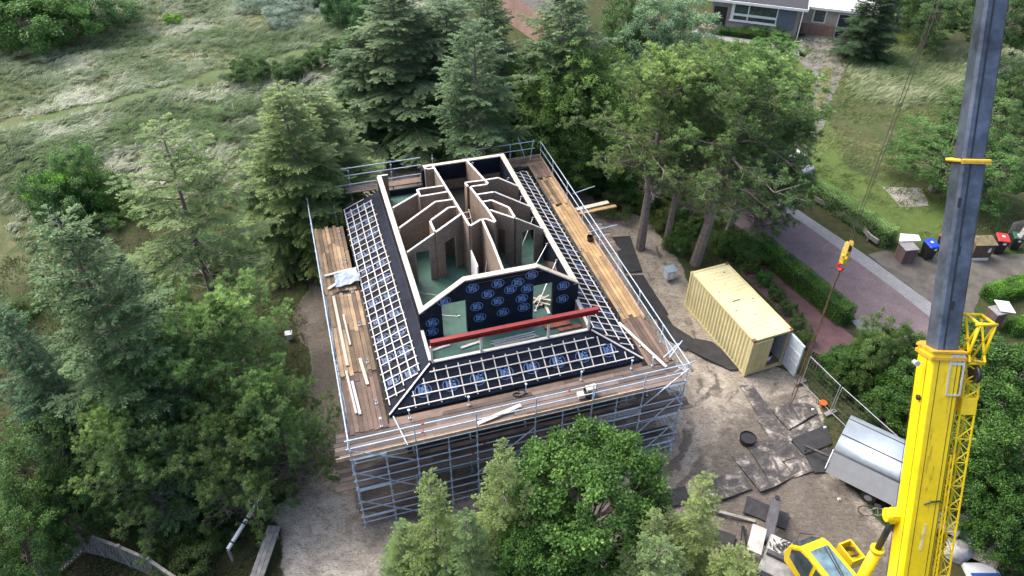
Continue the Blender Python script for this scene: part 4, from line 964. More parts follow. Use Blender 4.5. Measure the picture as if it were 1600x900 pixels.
# corner clutter: short stubs and couplers on the right corner
for a,b in (((OX1-.4,-4.2,5.35),(OX1+.5,-3.6,5.6)),((OX1-.5,-3.9,5.1),(OX1+.4,-3.5,5.35)),((OX1-.3,OY0+.5,4.9),(OX1+.1,OY0-.2,6.2)),((OX1-.8,OY1-.3,4.9),(OX1-.5,OY1,6.1)),((OX1-1.1,OY1-.2,5.0),(OX1-1.4,OY1+.4,6.2)),((OX1,9.2,5.6),(OX1+1.5,9.6,5.6)),((OX1-.2,6.2,5.0),(OX1+1.6,6.4,5.0)),((-1.7,OY0-.1,4.9),(-2.0,OY0+1.5,4.95)),((xsF[-3],OY0-.08,5.0),(xsF[-3]+.1,OY0-.08,6.0))): rail(a,b,'stub_tube')
m=MB()
for (x,y,z) in [(-1.0,OY0,TOP-.03),(-1.05,OY0,TOP-.53),(1.0,OY0-.03,3.25),(1.5,OY0-.03,3.75),(2.1,OY0-.03,3.25),(6.6,OY0-.03,3.75),(9.8,OY0-.03,.3),(OX0+1.2,OY0-.03,1.2),(5.2,OY0,TOP-.03),(8,OY0-.03,2.6)]: m.tube((x-.06,y,z),(x+.06,y,z),.033,8)
m.build('red_marking_band',mat('red_band',(.55,.03,.02),.5,.05),scaf)
# decks
def deck(x0,x1,y0,y1,z,along,wd,mt,gap=.02,jit=.12,L=4.,name='plank_deck',thick=.045):
    m=MB(); a=y0 if along=='x' else x0; A1=y1 if along=='x' else x1
    while a<A1-.05:
        s=(x0 if along=='x' else y0)+rnd.uniform(-jit,jit); e=x1 if along=='x' else y1
        while s<e-.3:
            l=min(e+rnd.uniform(-jit,jit),s+L*rnd.uniform(.85,1.1)); zz=z+rnd.uniform(-.012,.012)
            if along=='x': m.beam((s,a+wd/2,zz),(l-.015,a+wd/2+rnd.uniform(-.008,.008),zz+rnd.uniform(-.01,.01)),wd-gap,thick)
            else: m.beam((a+wd/2,s,zz),(a+wd/2+rnd.uniform(-.008,.008),l-.015,zz+rnd.uniform(-.01,.01)),wd-gap,thick)
            s=l
        a+=wd
    return m.build(name,mt,scaf)
deck(9.62,OX1+.05,-.6,9.6,4.75,'y',.2,YDECK,L=5); deck(9.62,OX1+.05,9.62,12.6,4.76,'y',.2,MIXDECK,L=3); deck(9.62,OX1+.05,12.62,14.9,4.77,'y',.2,DECKM,L=2.5); deck(9.55,OX1,-3.9,-.62,4.74,'y',.2,DECKM,L=3.3,jit=.05)
deck(OX0+.12,-2.3,-.6,5.2,4.75,'y',.2,MIXDECK,L=3); deck(OX0+.05,-2.25,5.22,11.0,4.76,'y',.2,MIXDECK,L=4); deck(OX0+.1,-2.3,-4.0,-.62,4.74,'y',.2,DECKM,L=3.3,jit=.05)
deck(OX0-.5,OX1+.1,OY0+.05,IY0+.02,4.70,'x',.22,GDECK,L=4.2); deck(-2.2,9.3,-4.02,-3.50,4.60,'x',.25,DECKM,L=4.)
deck(OX0-.7,OX1+.6,OY0+.05,-4.2,2.72,'x',.22,GDECK,L=4.2,jit=.2); deck(OX0-.2,OX1+.2,OY0+.2,-4.3,.72,'x',.22,GDECK,L=4.)
deck(9.2,OX1,-4.,3,2.72,'y',.22,GDECK); deck(2.8,OX1,14.15,14.95,4.78,'x',.2,DECKM,L=3.5); deck(-1.6,2.6,14.2,14.9,4.76,'x',.2,GDECK,L=3)
deck(10.9,12.2,5.2,8.0,4.1,'x',.25,GDECK,L=1.3,jit=.04)
for p,q in (((OX1-.08,-1,4.86),(OX1-.08,9.6,4.86)),((OX0-.02,-4,4.84),(OX0-.02,6,4.84)),((OX0-.6,OY0-.02,4.84),(8.8,OY0-.02,4.84)),((OX1-.08,9.7,4.86),(OX1-.08,14.9,4.88)),((7.6,OY1,4.9),(OX1,OY1,4.9))):
    m=MB(); m.beam(p,q,.04,.19); m.build('toe_board',mat('pale_toe_board',(.50,.37,.27),.7,.2,3),scaf)
# loose timber etc lying on the scaffold
def board(p,q,w,h,label,mt=None,name='loose_timber',cat='timber'):
    m=HB(); m.beam(p,q,w,h,t=.8); return hthing(m,name,mt or WHITEWOOD,label,cat,bevel=.004,seg=1)
board((9.35,-.9,4.82),(10.2,-4.3,4.90),.13,.06,'long white timber lying slantwise across the right front deck corner')
board((-3.5,4.9,4.83),(-3.45,-.1,4.83),.14,.06,'longest pale timber on the left deck beside the blue rail',WOOD)
board((-3.2,3.4,4.83),(-3.15,1.2,4.83),.09,.05,'thin pale timber beside the longest one on the left deck',WOOD)
board((-2.85,.2,4.83),(-2.75,-1.5,4.83),.14,.06,'short pale timber near the middle of the left deck',WOOD)
board((-3.55,-.4,4.83),(-3.45,-3.0,4.84),.10,.05,'left one of two white timbers at the front of the left deck')
board((-3.38,-1.1,4.83),(-3.3,-3.1,4.84),.12,.05,'right one of two white timbers at the front of the left deck')
board((-3.75,6.6,4.86),(-2.35,6.75,4.90),.14,.06,'upper white timber beside the plastic sheet on the left deck')
board((-3.7,5.5,4.86),(-2.3,6.35,4.96),.16,.05,'lower white timber under the plastic sheet on the left deck')
board((1.3,-4.95,4.80),(3.3,-4.55,4.86),.16,.05,'curved white board lying on the front deck behind the guard rail',WHITE)
board((10.9,9.0,4.6),(13.0,9.2,4.6),.3,.07,'pale plank sticking out to the right beyond the scaffold',WOOD)
board((10.9,8.6,4.58),(13.3,8.75,4.58),.25,.06,'second plank sticking out to the right below the pale one',YDECK)
m=HB(); g_=[]
for i in range(6):
    for j in range(5): g_.append((-3.3+i*.24+rnd.uniform(-.04,.04),5.35+j*.28+rnd.uniform(-.05,.05)+i*.04,4.93+rnd.uniform(0,.12)))
m.add(g_,[(i*5+j,(i+1)*5+j,(i+1)*5+j+1,i*5+j+1) for i in range(5) for j in range(4)],.5)
o=hthing(m,'plastic_sheet',mat('pale_blue_plastic',(.38,.47,.56),.3,.2,5),'crumpled pale blue and white plastic sheet on the left deck','plastic sheet'); s_=o.modifiers.new('th','SOLIDIFY'); s_.thickness=.02
def bucket(x,y,z,r,h,label,name='bucket',mt=None):
    m=HB(); n=16
    m.tube((x,y,z),(x,y,z+h),r*.85,n,r,cap=False); m.tube((x,y,z+.015),(x,y,z+h-.002),r*.80,n,r*.95,cap=False); 
    m.sheet([(x+r*.85*math.cos(k*6.2832/n),y+r*.85*math.sin(k*6.2832/n),z+.02) for k in range(n)],.5)
    for k in range(n):
        a,b=k*6.2832/n,(k+1)*6.2832/n; m.sheet([(x+r*math.cos(a),y+r*math.sin(a),z+h),(x+r*math.cos(b),y+r*math.sin(b),z+h),(x+r*.94*math.cos(b),y+r*.94*math.sin(b),z+h),(x+r*.94*math.cos(a),y+r*.94*math.sin(a),z+h)],.5)
    return hthing(m,name,mt or BLACK,label,'bucket')
bucket(10.45,5.7,4.79,.17,.3,'black bucket standing on the yellowish right walkway')
bucket(6.35,-4.75,4.74,.3,.4,'big black tub with a wooden box on the front deck','tub')
m=HB(); m.box(6.15,6.6,-4.95,-4.65,5.16,5.3); m.box(5.8,6.1,-4.9,-4.6,4.78,4.95); hthing(m,'wooden_box',WOOD,'small pale wooden box resting on the black tub','box')
m=HB()
for i in range(16):
    a=i*.55; m.tube((3.3+.22*math.cos(a)+.02*i,-3.85+.13*math.sin(a),4.68+.012*i),(3.3+.2*math.cos(a+.55)+.02*i,-3.85+.13*math.sin(a+.55),4.7+.012*i),.045,6)
hthing(m,'black_hose',BLACK,'small heap of black hose on the front deck','hose')
m=HB(); 
for i in range(8): m.tube((6.2,-4.9+.05*i,2.78+.02*(i%2)),(9.0,-4.9+.05*i,2.78+.02*(i%2)),.022,6)
hthing(m,'tube_stack',GALV,'stack of bluish tubes on the lower front deck near the right corner','tubes')
# ================================================================ CONTAINER
CREAM=mat('cream_container_paint',(.62,.56,.30),.5,.12,1.2,fine=9)
CREAMT=mat('cream_container_roof',(.74,.67,.38),.5,.12,.9,fine=7)
CX,CY,CYAW=12.3333,27.6151,R(111.5)
cont=empty('shipping_container',(CX,CY,0),CYAW,'cream yellow ribbed shipping container with one door swung open','container')
# local x along the length away from the doors (0..6.06), local y: 0 .. -2.44
CL,CW_,CH=6.06,2.44,2.59
def corr(mb,A,Bv,Cv,n,dep,t=.5):
    """corrugated panel: origin A, along Bv, across Cv, n ribs, depth vector dep"""
    A=np.array(A,float);Bv=np.array(Bv,float);Cv=np.array(Cv,float);dep=np.array(dep,float);k=n*4;pts=[]
    for i in range(k+1):
        ph=i%4; pts.append(A+Bv*(i/k)+(dep if ph in(1,2) else 0))
    V=[];[V.extend((p,p+Cv)) for p in pts]
    mb.add(V,[(2*i,2*i+2,2*i+3,2*i+1) for i in range(k)],t)
m=MB(); corr(m,(.12,-.05,.16),(CL-.24,0,0),(0,0,CH-.28),22,(0,.035,0)); m.box(.1,CL-.1,-.08,-.06,.14,CH-.1); m.build('side_panel',CREAM,cont)
m=MB(); corr(m,(.12,-CW_+.05,.16),(CL-.24,0,0),(0,0,CH-.28),22,(0,-.035,0)); m.box(.1,CL-.1,-CW_+.06,-CW_+.08,.14,CH-.1); m.build('side_panel',CREAM,cont)
m=MB(); corr(m,(.06,-.08,CH-.05),(CL-.12,0,0),(0,-CW_+.16,0),21,(0,0,.022)); m.box(.1,CL-.1,-CW_+.09,-.09,CH-.10,CH-.07); rf=m.build('roof_panel',CREAMT,cont)
m=MB(); m.box(3.0,3.09,-1.25,-.75,CH-.02,CH-.012); m.build('rust_patch',mat('rust',(.22,.12,.07),.8,.3),rf)
for i in range(9):
    m=MB(); x_=rnd.uniform(.4,5.6); y_=rnd.uniform(-2.2,-.3); s_=rnd.uniform(.02,.05); m.add([(x_+s_*rnd.uniform(.6,1.2)*math.cos(a),y_+s_*1.6*rnd.uniform(.6,1.2)*math.sin(a),CH-.018) for a in np.linspace(0,5.6,8)],[tuple(range(8))],.5); m.build('rust_patch',MATS['rust'],rf)
m=MB(); corr(m,(CL-.05,-.1,.16),(0,-CW_+.2,0),(0,0,CH-.28),9,(.03,0,0)); m.build('end_panel',CREAM,cont)
m=MB()
for y in (-.07,-CW_+.07):
    for z in (.08,CH-.06): m.box(.16,CL-.16,y-.06,y+.06,z-.07 if z<1 else z-.05,z+.07 if z<1 else z+.05)
for x in (.08,CL-.08):
    for z in (.08,CH-.06): m.box(x-.07,x+.07,-CW_+.15,-.15,z-.06,z+.055)
    for y in (-.08,-CW_+.08): m.box(x-.075,x+.075,y-.075,y+.075,.14,CH-.13)
m.build('frame',CREAM,cont)
for x in (.09,CL-.09):
    for y in (-.09,-CW_+.09):
        for z in (.065,CH-.06): 
            m=MB(); m.box(x-.095,x+.095,y-.095,y+.095,z-.065,z+.07); m.tube((x,y,z+.06),(x,y,z+.075),.035,8,m=1)
            if z>1 : m.build('corner_casting',[mat('rusty_casting',(.27,.14,.07),.8,.35,9),BLACK] if (x,y)!=(CL-.09,-.09) else [CREAM,BLACK],cont)
            else: m.build('corner_casting',[CREAM,BLACK],cont)
m=MB(); m.box(.16,CL-.16,-CW_+.1,-.1,.12,.17); m.build('floor',DECKM,cont)
m=MB(); m.box(.2,CL-.12,-CW_+.085,-CW_+.10,.18,CH-.15); m.box(.2,CL-.12,-.10,-.085,.18,CH-.15); m.build('inner_lining',mat('grey_inner_paint',(.42,.46,.52),.6,.2),cont)
def door(o,name,mt,inner,parent):
    m=MB(); m.box(0,1.12,-.03,.03,0,2.2); 
    for z in (.06,.75,1.45,2.14): m.box(.02,1.10,-.055,.055,z-.05,z+.05)
    for x in (.05,1.07,.56): m.box(x-.035,x+.035,-.052,.052,.11,2.09)
    ob=m.build(name,mt,parent); return ob
d1=door(None,'closed_door',CREAM,None,cont); d1.location=(.0,-.12,.2); d1.rotation_euler=(0,0,-R(90))
m=MB()
for x in (.35,.78): m.tube((x,-.075,.02),(x,-.075,2.18),.02,6); m.box(x-.05,x+.05,-.10,-.055,.9,.95)
m.build('lock_rod',CREAM,d1)
d2=door(None,'open_door',mat('pale_blue_grey_door',(.50,.58,.64),.5,.12),None,cont); d2.location=(.0,-CW_+.06,.2); d2.rotation_euler=(0,0,-R(182)); d2['label']='pale blue grey inner face of the swung open door'
m=MB(); m.box(-.03,.03,-.06,.06,0,2.2); m.build('hinge_post',mat('dark_blue_frame',(.03,.06,.16),.5,.1),d2)
# things by the container
def wbucket(x,y,z,r,h,label,mt,name='bucket',cat='bucket'):
    m=MB(); n=16; m.tube((x,y,z),(x,y,z+h),r*.88,n,r); m.tube((x,y,z+h-.05),(x,y,z+h+.01),r*1.06,n,r*1.06); o=m.build(name,mt,None); return tag(o,label,cat)
def CP(x,y,z=0):
    c,s=math.cos(CYAW),math.sin(CYAW); return (CX+x*c-y*s,CY+x*s+y*c,z)
p=CP(.5,-1.75); wbucket(p[0],p[1],.18,.2,.35,'white bucket with black lid standing in the container doorway',WHITE)
m=MB(); m.tube((p[0],p[1],.56),(p[0],p[1],.66),.19,14,.2); tag(m.build('black_lid_tub',BLACK),'black tub stacked on the white bucket in the container doorway','tub')
p=CP(.95,-1.6); wbucket(p[0],p[1],.18,.17,.5,'black bin behind the white bucket in the container',BLACK,'bin','bin')
p=at(1167,690,0); m=MB(); m.tube((p[0],p[1],0),(p[0],p[1],.33),.36,18,.40,cap=False); m.tube((p[0],p[1],.26),(p[0],p[1],.262),.37,18,.37); m.tube((p[0],p[1],.01),(p[0],p[1],.33),.33,18,.385,cap=False)
tag(m.build('mortar_tub',BLACK),'round black mortar tub standing alone on the open sand','tub')
# cabinet
p=at(1045,436,0); e=empty('power_cabinet',(p[0],p[1],0),R(20),'small pale blue power cabinet on the sand under the pines','cabinet')
m=MB(); m.box(-.28,.28,-.22,.22,.12,.72); m.box(-.2,-.15,-.2,.2,0,.12); m.box(.15,.2,-.2,.2,0,.12); m.build('body',mat('pale_blue_sheet',(.52,.60,.66),.5,.12),e,bevel=.01)
m=MB(); m.extr([(-.34,-.28,.74),(.34,-.28,.74),(.34,.28,.84),(-.34,.28,.84)],(0,0,.03)); m.build('lid',mat('blue_grey_sheet',(.27,.37,.45),.5,.12),e)
m=MB(); m.box(-.08,.10,-.235,-.225,.2,.6); m.box(.03,.06,-.25,-.235,.38,.46,m=0); m.build('door',WHITE,e)
m=MB(); m.beam((.1,-.23,.5),(.14,-.23,.9),.01,.01); m.build('cable',BLACK,e)
# ground mats
MATM=mat('black_ground_mat',(.032,.034,.038),.7,.35,1.5,fine=20,bmp=.3)
def sandy_mat():
    m_,n,l,b=nodes('sanded_mat'); ge=n.new('ShaderNodeNewGeometry'); f=noise(n,l,1.3,9,.74,vec=ge.outputs['Position'],dist=.5); g_=noise(n,l,11,5,.7,vec=ge.outputs['Position'])
    a=ramp(n,l,f,[(.36,(.035,.035,.038)),(.48,(.065,.062,.06)),(.55,(.15,.138,.122)),(.61,(.38,.355,.32))]); a=mixc(n,l,a,ramp(n,l,g_,[(.3,(.7,.7,.7)),(.7,(1.2,1.2,1.2))]),1.,'MULTIPLY')
    l.new(a,b.inputs['Base Color']); b.inputs['Roughness'].default_value=.85; bump(n,l,g_,b,.5,.02); return m_
SMAT=sandy_mat()
def gmat(px,label,mt=None,z=.05,th=.03,cat='ground mat',group='black mats laid on the sand',name='ground_mat'):
    pts=[]; Q=P2(px)
    for i,(x0,y0) in enumerate(Q):
        x1,y1=Q[(i+1)%len(Q)]; k=max(1,int(math.hypot(x1-x0,y1-y0)/.5))
        for j in range(k): t=j/k; pts.append((x0+(x1-x0)*t+rnd.uniform(-.02,.02),y0+(y1-y0)*t+rnd.uniform(-.02,.02)))
    m=MB(); m.prism(pts,z,z+th,.5); return tag(m.build(name,mt or MATM),label,cat,group)
gmat([(957,372),(984,370),(1003,425),(975,428)],'flat black mat at the foot of the bare pine trunk',z=.06)
gmat([(978,432),(1004,430),(1044,492),(1018,500)],'narrow black mat between scaffold and cabinet, upper one')
gmat([(1020,470),(1045,500),(1052,510),(1090,535),(1070,550),(1030,520)],'black mat by the scaffold corner, middle one',z=.055)
gmat([(1085,530),(1112,535),(1145,560),(1158,578),(1140,580),(1075,548)],'black mat in front of the closed container door',z=.06)
gmat([(1155,604),(1175,602),(1202,640),(1188,655)],'small black mat lying alone on the sand below the container',SMAT)
gmat([(1182,655),(1200,637),(1232,680),(1205,692)],'sand dusted mat continuing from the small lone mat',SMAT,z=.052)
gmat([(1203,640),(1262,618),(1278,646),(1232,672)],'pale sanded mat at the orange bowl',SMAT,z=.048)
gmat([(1232,678),(1276,650),(1288,668),(1240,690),(1200,697),(1192,690)],'sanded mat in the upper row of the mat floor',SMAT,z=.05)
gmat([(1165,695),(1195,690),(1240,745),(1208,762)],'long sand dusted mat beside the round black tub',SMAT,z=.055)
gmat([(1197,700),(1233,688),(1252,715),(1222,722)],'dark dusted mat in the middle of the mat floor',SMAT,z=.058)
gmat([(1236,688),(1290,665),(1300,695),(1255,712)],'darkest mat next to the trailer corner',MATM,z=.061)
gmat([(1224,724),(1255,712),(1270,738),(1242,748)],'small dusted mat at the lower edge of the mat floor',SMAT,z=.062)
gmat([(1258,714),(1300,700),(1296,738),(1272,740)],'dark mat touching the trailer drawbar',MATM,z=.05)
gmat([(1143,715),(1165,708),(1210,762),(1188,770)],'sand covered mat with white patches below the round tub',SMAT,z=.05)
gmat([(1100,755),(1158,735),(1175,765),(1100,792)],'grey mat lying parallel to the scaffold front on the right',SMAT,z=.05)
gmat([(1035,770),(1070,760),(1078,785),(1040,795)],'grey mat half hidden by the pale spruce',MATM,z=.05)
gmat([(1110,825),(1150,838),(1140,870),(1105,850)],'dark mat beside the crane deck',MATM,z=.05)
m=MB(); p,q_=at(1095,792,.1),at(1180,815,.1); m.beam(p,q_,.14,.1); tag(m.build('timber_beam',GREYWOOD),'weathered timber beam lying on the sand by the crane deck','timber')
p=at(1285,633,0); m=MB(); m.tube((p[0],p[1],.05),(p[0],p[1],.2),.12,12,.2); tag(m.build('orange_bowl',mat('orange_plastic',(.70,.12,.02),.5,.1)),'small orange plastic bowl at the foot of the mesh fence','bowl')
for i,(x,y,l) in enumerate([(1270,640,'crumpled white scrap beside the orange bowl'),(1289,668,'white scrap on the dark mats near the trailer'),(1311,780,'small white scrap on the dark sand in front of the trailer')]):
    p=at(x,y,.08); m=MB(); m.add([(p[0]-.08,p[1]-.05,.09),(p[0]+.08,p[1]-.04,.1),(p[0]+.07,p[1]+.06,.13),(p[0]-.06,p[1]+.05,.11),(p[0],p[1],.17)],[(0,1,4),(1,2,4),(2,3,4),(3,0,4),(3,2,1,0)],.5); tag(m.build('paper_scrap',WHITE),l,'scrap')
# ================================================================ TRAILER
t0=at(1290,737,.75)[:2]; t1=at(1400,792,.75)[:2]; dT=(t1-t0)/np.linalg.norm(t1-t0); TR=math.atan2(dT[1],dT[0])
tl=empty('site_trailer',(t0[0],t0[1],0),TR,'silver grey site trailer with ribbed sides and rounded roof','trailer')
TLn,TWd=5.6,2.3; PALE=mat('trailer_sheet',(.68,.72,.76),.42,.08,2,metal=.1); ROOF=mat('trailer_roof_sheet',(.42,.50,.58),.33,.12,1.5,metal=.5)
arc=[(TWd/2-TWd/2*math.copysign(abs(math.cos(a))**.8,math.cos(a)),2.2+.62*math.sin(a)**.8) for a in np.linspace(0,math.pi,17)]
m=MB(); m.box(0,TLn,0,.02,.72,2.25); m.build('side_wall',PALE,tl)
m=MB(); corr(m,(0,TWd+.015,.75),(TLn,0,0),(0,0,1.5),60,(0,.012,0)); m.box(0,TLn,TWd-.02,TWd,.72,2.25); m.build('side_wall',PALE,tl)
for xx in (0,TLn-.04):
    m=MB(); m.extr([(xx+.001,.021,.74)]+[(xx+.001,y,z-.01) for y,z in arc if .02<y<TWd-.02]+[(xx+.001,TWd-.021,.74)],(.038,0,0)); m.build('end_wall',PALE,tl)
m=MB(); V=[]
for y,z in arc:
    V+=[(-.06,y*1.02-.02,z+.02),(TLn+.06,y*1.02-.02,z+.02)]
m.add(V,[(2*i,2*i+1,2*i+3,2*i+2) for i in range(len(arc)-1)],.5,smooth=True)
rf=m.build('roof',ROOF,tl); s_=rf.modifiers.new('th','SOLIDIFY'); s_.thickness=.03
m=MB(); m.box(-.07,TLn+.07,.58,.62,2.76,2.83); m.box(-.07,TLn+.07,TWd-.64,TWd-.6,2.76,2.83); m.build('roof_seam',DGREY,rf)
m=MB()
for i in range(14): m.box(-.10,-.05,-.03,.02,.95+i*.1,.99+i*.1)
m.build('corner_studs',WHITE,tl)
m=MB(); m.box(-.05,.0,.5,1.3,.85,2.15); m.build('door',mat('grey_trailer_door',(.36,.40,.44),.5,.1),tl)
m=MB(); m.box(.2,TLn-.2,.3,TWd-.3,.55,.71); m.build('chassis',DGREY,tl)
m=MB(); m.beam((.1,TWd/2,.55),(-1.3,TWd/2,.45),.1,.1); m.tube((-1.2,TWd/2,.0),(-1.2,TWd/2,.5),.03,6); m.build('drawbar',DGREY,tl)
for xx in (2.0,3.4):
    for yy in (.2,TWd-.2): m=MB(); m.tube((xx,yy-.1,.33),(xx,yy+.1,.33),.33,16); w_=m.build('wheel',RUB,tl); m=MB(); m.tube((xx,yy-.11,.33),(xx,yy+.11,.33),.17,12); m.build('rim',GREYST,w_)
# ================================================================ FENCE
f0=at(1250,598,0)[:2]; f1=at(1297,646,0)[:2]; f2=at(1493,830,0)[:2]; f3=at(1640,925,0)[:2]
pts=[f0,f1]
dd=(f2-f1); k=max(1,round(np.linalg.norm(dd)/3.3)); pts+=[f1+dd*i/k for i in range(1,k+1)]
dd=f3-f2; k=max(1,round(np.linalg.norm(dd)/3.3)); pts+=[f2+dd*i/k for i in range(1,k+1)]
names=['mesh fence panel between the open container door and the orange bowl','mesh fence panel from the orange bowl to behind the trailer end']+['mesh fence panel number %s along the trailer, counted from the container'%w for w in ('two','three','four')]+['mesh fence panel behind the rubble bags','last mesh fence panel at the lower right corner','mesh fence panel leaving the photo']
for i,(a,b) in enumerate(zip(pts[:-1],pts[1:])):
    L=np.linalg.norm(b-a); e=empty('mesh_fence_panel',(a[0],a[1],0),math.atan2(b[1]-a[1],b[0]-a[0]),names[min(i,len(names)-1)],'fence panel','temporary mesh fence')
    m=MB(); 
    for x in (.06,L-.06): m.tube((x,0,.1),(x,0,2.0),.021,6)
    for z in (.12,2.0): m.tube((.06,0,z),(L-.06,0,z),.021,6)
    m.build('frame',GALV,e)
    m=MB()
    for x in np.arange(.2,L-.1,.2): m.tube((x,0,.14),(x,0,1.98),.003,3,cap=False)
    for z in np.arange(.35,1.95,.3): m.tube((.07,0.004,z),(L-.07,0.004,z),.003,3,cap=False)
    m.build('wire_mesh',mat('dull_wire',(.10,.11,.11),.6,.1,metal=.2),e)
    m=MB(); m.box(-.12,.12,-.35,.35,0,.12); m.build('foot',mat('concrete_foot',(.25,.25,.24),.9,.2),e,bevel=.02)
# dark picket fence piece behind container door
p,q_=at(1264,572,0),at(1290,590,0); m=MB(); d=(q_-p); L=np.linalg.norm(d); d/=L
for i in range(8):
    a=p+d*L*i/7; m.beam(a+[0,0,.03],a+[0,0,1.1],.09,.02,up=d)
m.beam(p+[0,0,.8],q_+[0,0,.8],.03,.06); tag(m.build('picket_fence',mat('dark_stained_wood',(.045,.038,.032),.8,.3)),'short dark picket fence right behind the open container door','fence')
# ================================================================ CRANE
Pb=depth_pt(1416,900,26.); Pt=depth_pt(1547,0,22.); ax=(Pt-Pb)/np.linalg.norm(Pt-Pb)
foot=Pb+ax*((2.3-Pb[2])/ax[2]); crane=empty('mobile_crane',(foot[0],foot[1],0),0,'bright yellow mobile crane with dark telescopic boom and folded lattice jib','crane')
sx=np.cross(ax,[0,0,1]);sx/=np.linalg.norm(sx); nx_=np.cross(sx,ax)   # sx: right, nx_: top face normal
if sx[0]<0: sx=-sx; 
nx_=np.cross(sx,ax); nx_=nx_ if nx_[2]>0 else -nx_
def tofpix(y):   # parameter along the boom where it crosses picture row y
    best=min(np.linspace(-12,30,2000),key=lambda t:abs(450-F*((Pb+ax*t-CAM)@UP)/((Pb+ax*t-CAM)@FW)-y)); return best
def bpt(t,s=0,n=0): return Pb+ax*t+sx*s+nx_*n
def boomsec(t0_,t1_,w_,h_,name,mt,ch=.16,off=0):
    """octagonal box section"""
    prof_=[(-w_/2,h_/2-ch*.5),(-w_/2+ch*.5,h_/2),(w_/2-ch*.5,h_/2),(w_/2,h_/2-ch*.5),(w_/2,-h_/2+ch*2),(w_/2-ch*2,-h_/2),(-w_/2+ch*2,-h_/2),(-w_/2,-h_/2+ch*2)]
    m=MB(); m.extr([bpt(t0_,s,n+off) for s,n in prof_],ax*(t1_-t0_)); return m.build(name,mt,crane,world=True,bevel=.012)
tc=tofpix(545); tr=tofpix(250); t00=-3.0
base=boomsec(t00,tc,1.02,1.18,'boom_base_section',YEL)
m=MB(); 
for s in (-.30,.27,.40): m.beam(bpt(t00,s,.594),bpt(tc-.2,s+.03,.594),.016,.01,up=nx_)
for n_ in (-.32,.33): m.beam(bpt(t00,-.515,n_),bpt(tc-.2,-.515,n_),.012,.012,up=sx)
m.build('hydraulic_line',BLACK,base,world=False) if False else None
def sub(mb,name,mt,par,**k):
    o=mb.build(name,mt,crane,world=True,**k); o.parent=par; return o
sub(m,'hydraulic_line',mat('dark_line',(.05,.045,.01),.6,.1),base)
m=MB(); m.extr([bpt(tc-.20,s,n) for s,n in ((-.56,.64),(.56,.64),(.56,-.4),(.3,-.64),(-.3,-.64),(-.56,-.4))],ax*.10); m.extr([bpt(tc+.02,s,n) for s,n in ((-.55,.63),(.55,.63),(.55,-.4),(.3,-.63),(-.3,-.63),(-.55,-.4))],ax*.07); sub(m,'boom_collar',mat('collar_ochre',(.62,.36,.03),.5,.2,5),base)
m=MB(); 
for k in range(3): m.box(0,0,0,0,0,0) if False else m.beam(bpt(tc-.05-.13*k,.10,.60),bpt(tc-.05-.13*k,.5,.60),.09,.02,up=nx_)
m.beam(bpt(tc-.05,.08,.61),bpt(tc-1.35,.08,.61),.05,.03,up=nx_); m.beam(bpt(tc-1.35,.06,.61),bpt(tc-1.35,.50,.61),.05,.03,up=nx_); m.beam(bpt(tc-.05,.5,.61),bpt(tc-1.35,.5,.61),.05,.03,up=nx_); sub(m,'steel_guide_frame',mat('pale_steel',(.62,.62,.60),.4,.15,metal=.3),base)
m=MB(); m.tube(bpt(tc-1.6,-.52,.2),bpt(tc-1.6,-.60,.2),.09,10); sub(m,'inspection_hole',BLACK,base)
m=MB(); m.path([bpt(tofpix(775),-.1,.60),bpt(tofpix(770),.1,.62),bpt(tofpix(768),.42,.62)],.03,6); sub(m,'rubber_hose',BLACK,base)
m=MB(); m.beam(bpt(tofpix(805),.05,.596),bpt(tofpix(845),.0,.596),.10,.012,up=nx_); sub(m,'worn_decal',mat('faded_decal',(.72,.60,.25),.6,.2),base)
q=random.Random(3)
for i in range(16):
    t_=q.uniform(t00+.5,tc-.4); s_=q.uniform(-.2,.2); w_=q.uniform(.015,.045); h_=q.uniform(.08,.5); m=MB()
    m.sheet([bpt(t_+h_*math.sin(a)*q.uniform(.7,1.2),s_+w_*math.cos(a)*q.uniform(.7,1.2),.5925) for a in np.linspace(0,5.5,8)],.5); sub(m,'grease_stain',mat('greasy_yellow',(.70,.50,.01),.5,.2,5),base)
in1=boomsec(tc-1.,tr,.76,.92,'boom_inner_section',DARKST); in2=boomsec(tr-.5,tofpix(0)+5.2,.70,.84,'boom_top_section',DARKST)
m=MB(); pr=[(-.42,.50),(.42,.50),(.42,-.34),(.22,-.50),(-.22,-.50),(-.42,-.34)]
for i in range(6): a,b=pr[i],pr[(i+1)%6]; m.tube(bpt(tr,*a),bpt(tr,*b),.055,6)
for k_ in range(8): m.box(0,0,0,0,0,0) if False else None
m.beam(bpt(tr-.04,-.42,.51),bpt(tr-.04,.42,.51),.09,.05,up=nx_); sub(m,'boom_ring',mat('collar_yellow',(.75,.45,.03),.5,.1),in2)
for (t_,s_,inn) in [(tofpix(480),-.05,in1),(tofpix(322),-.3,in1),(tofpix(395),-.1,in1)]:
    m=MB(); m.beam(bpt(t_,s_,.463),bpt(t_+.3,s_+.02,.463),.10,.01,up=nx_); sub(m,'scuff_mark',BLACK,inn)
m=MB(); m.beam(bpt(tc,-.12,.466),bpt(tr,-.12,.466),.05,.01,up=nx_); sub(m,'centre_seam',BLACK,in1)
m=MB(); m.beam(bpt(tr,-.12,.426),bpt(tofpix(0)+5,-.12,.426),.05,.01,up=nx_); sub(m,'centre_seam',BLACK,in2)
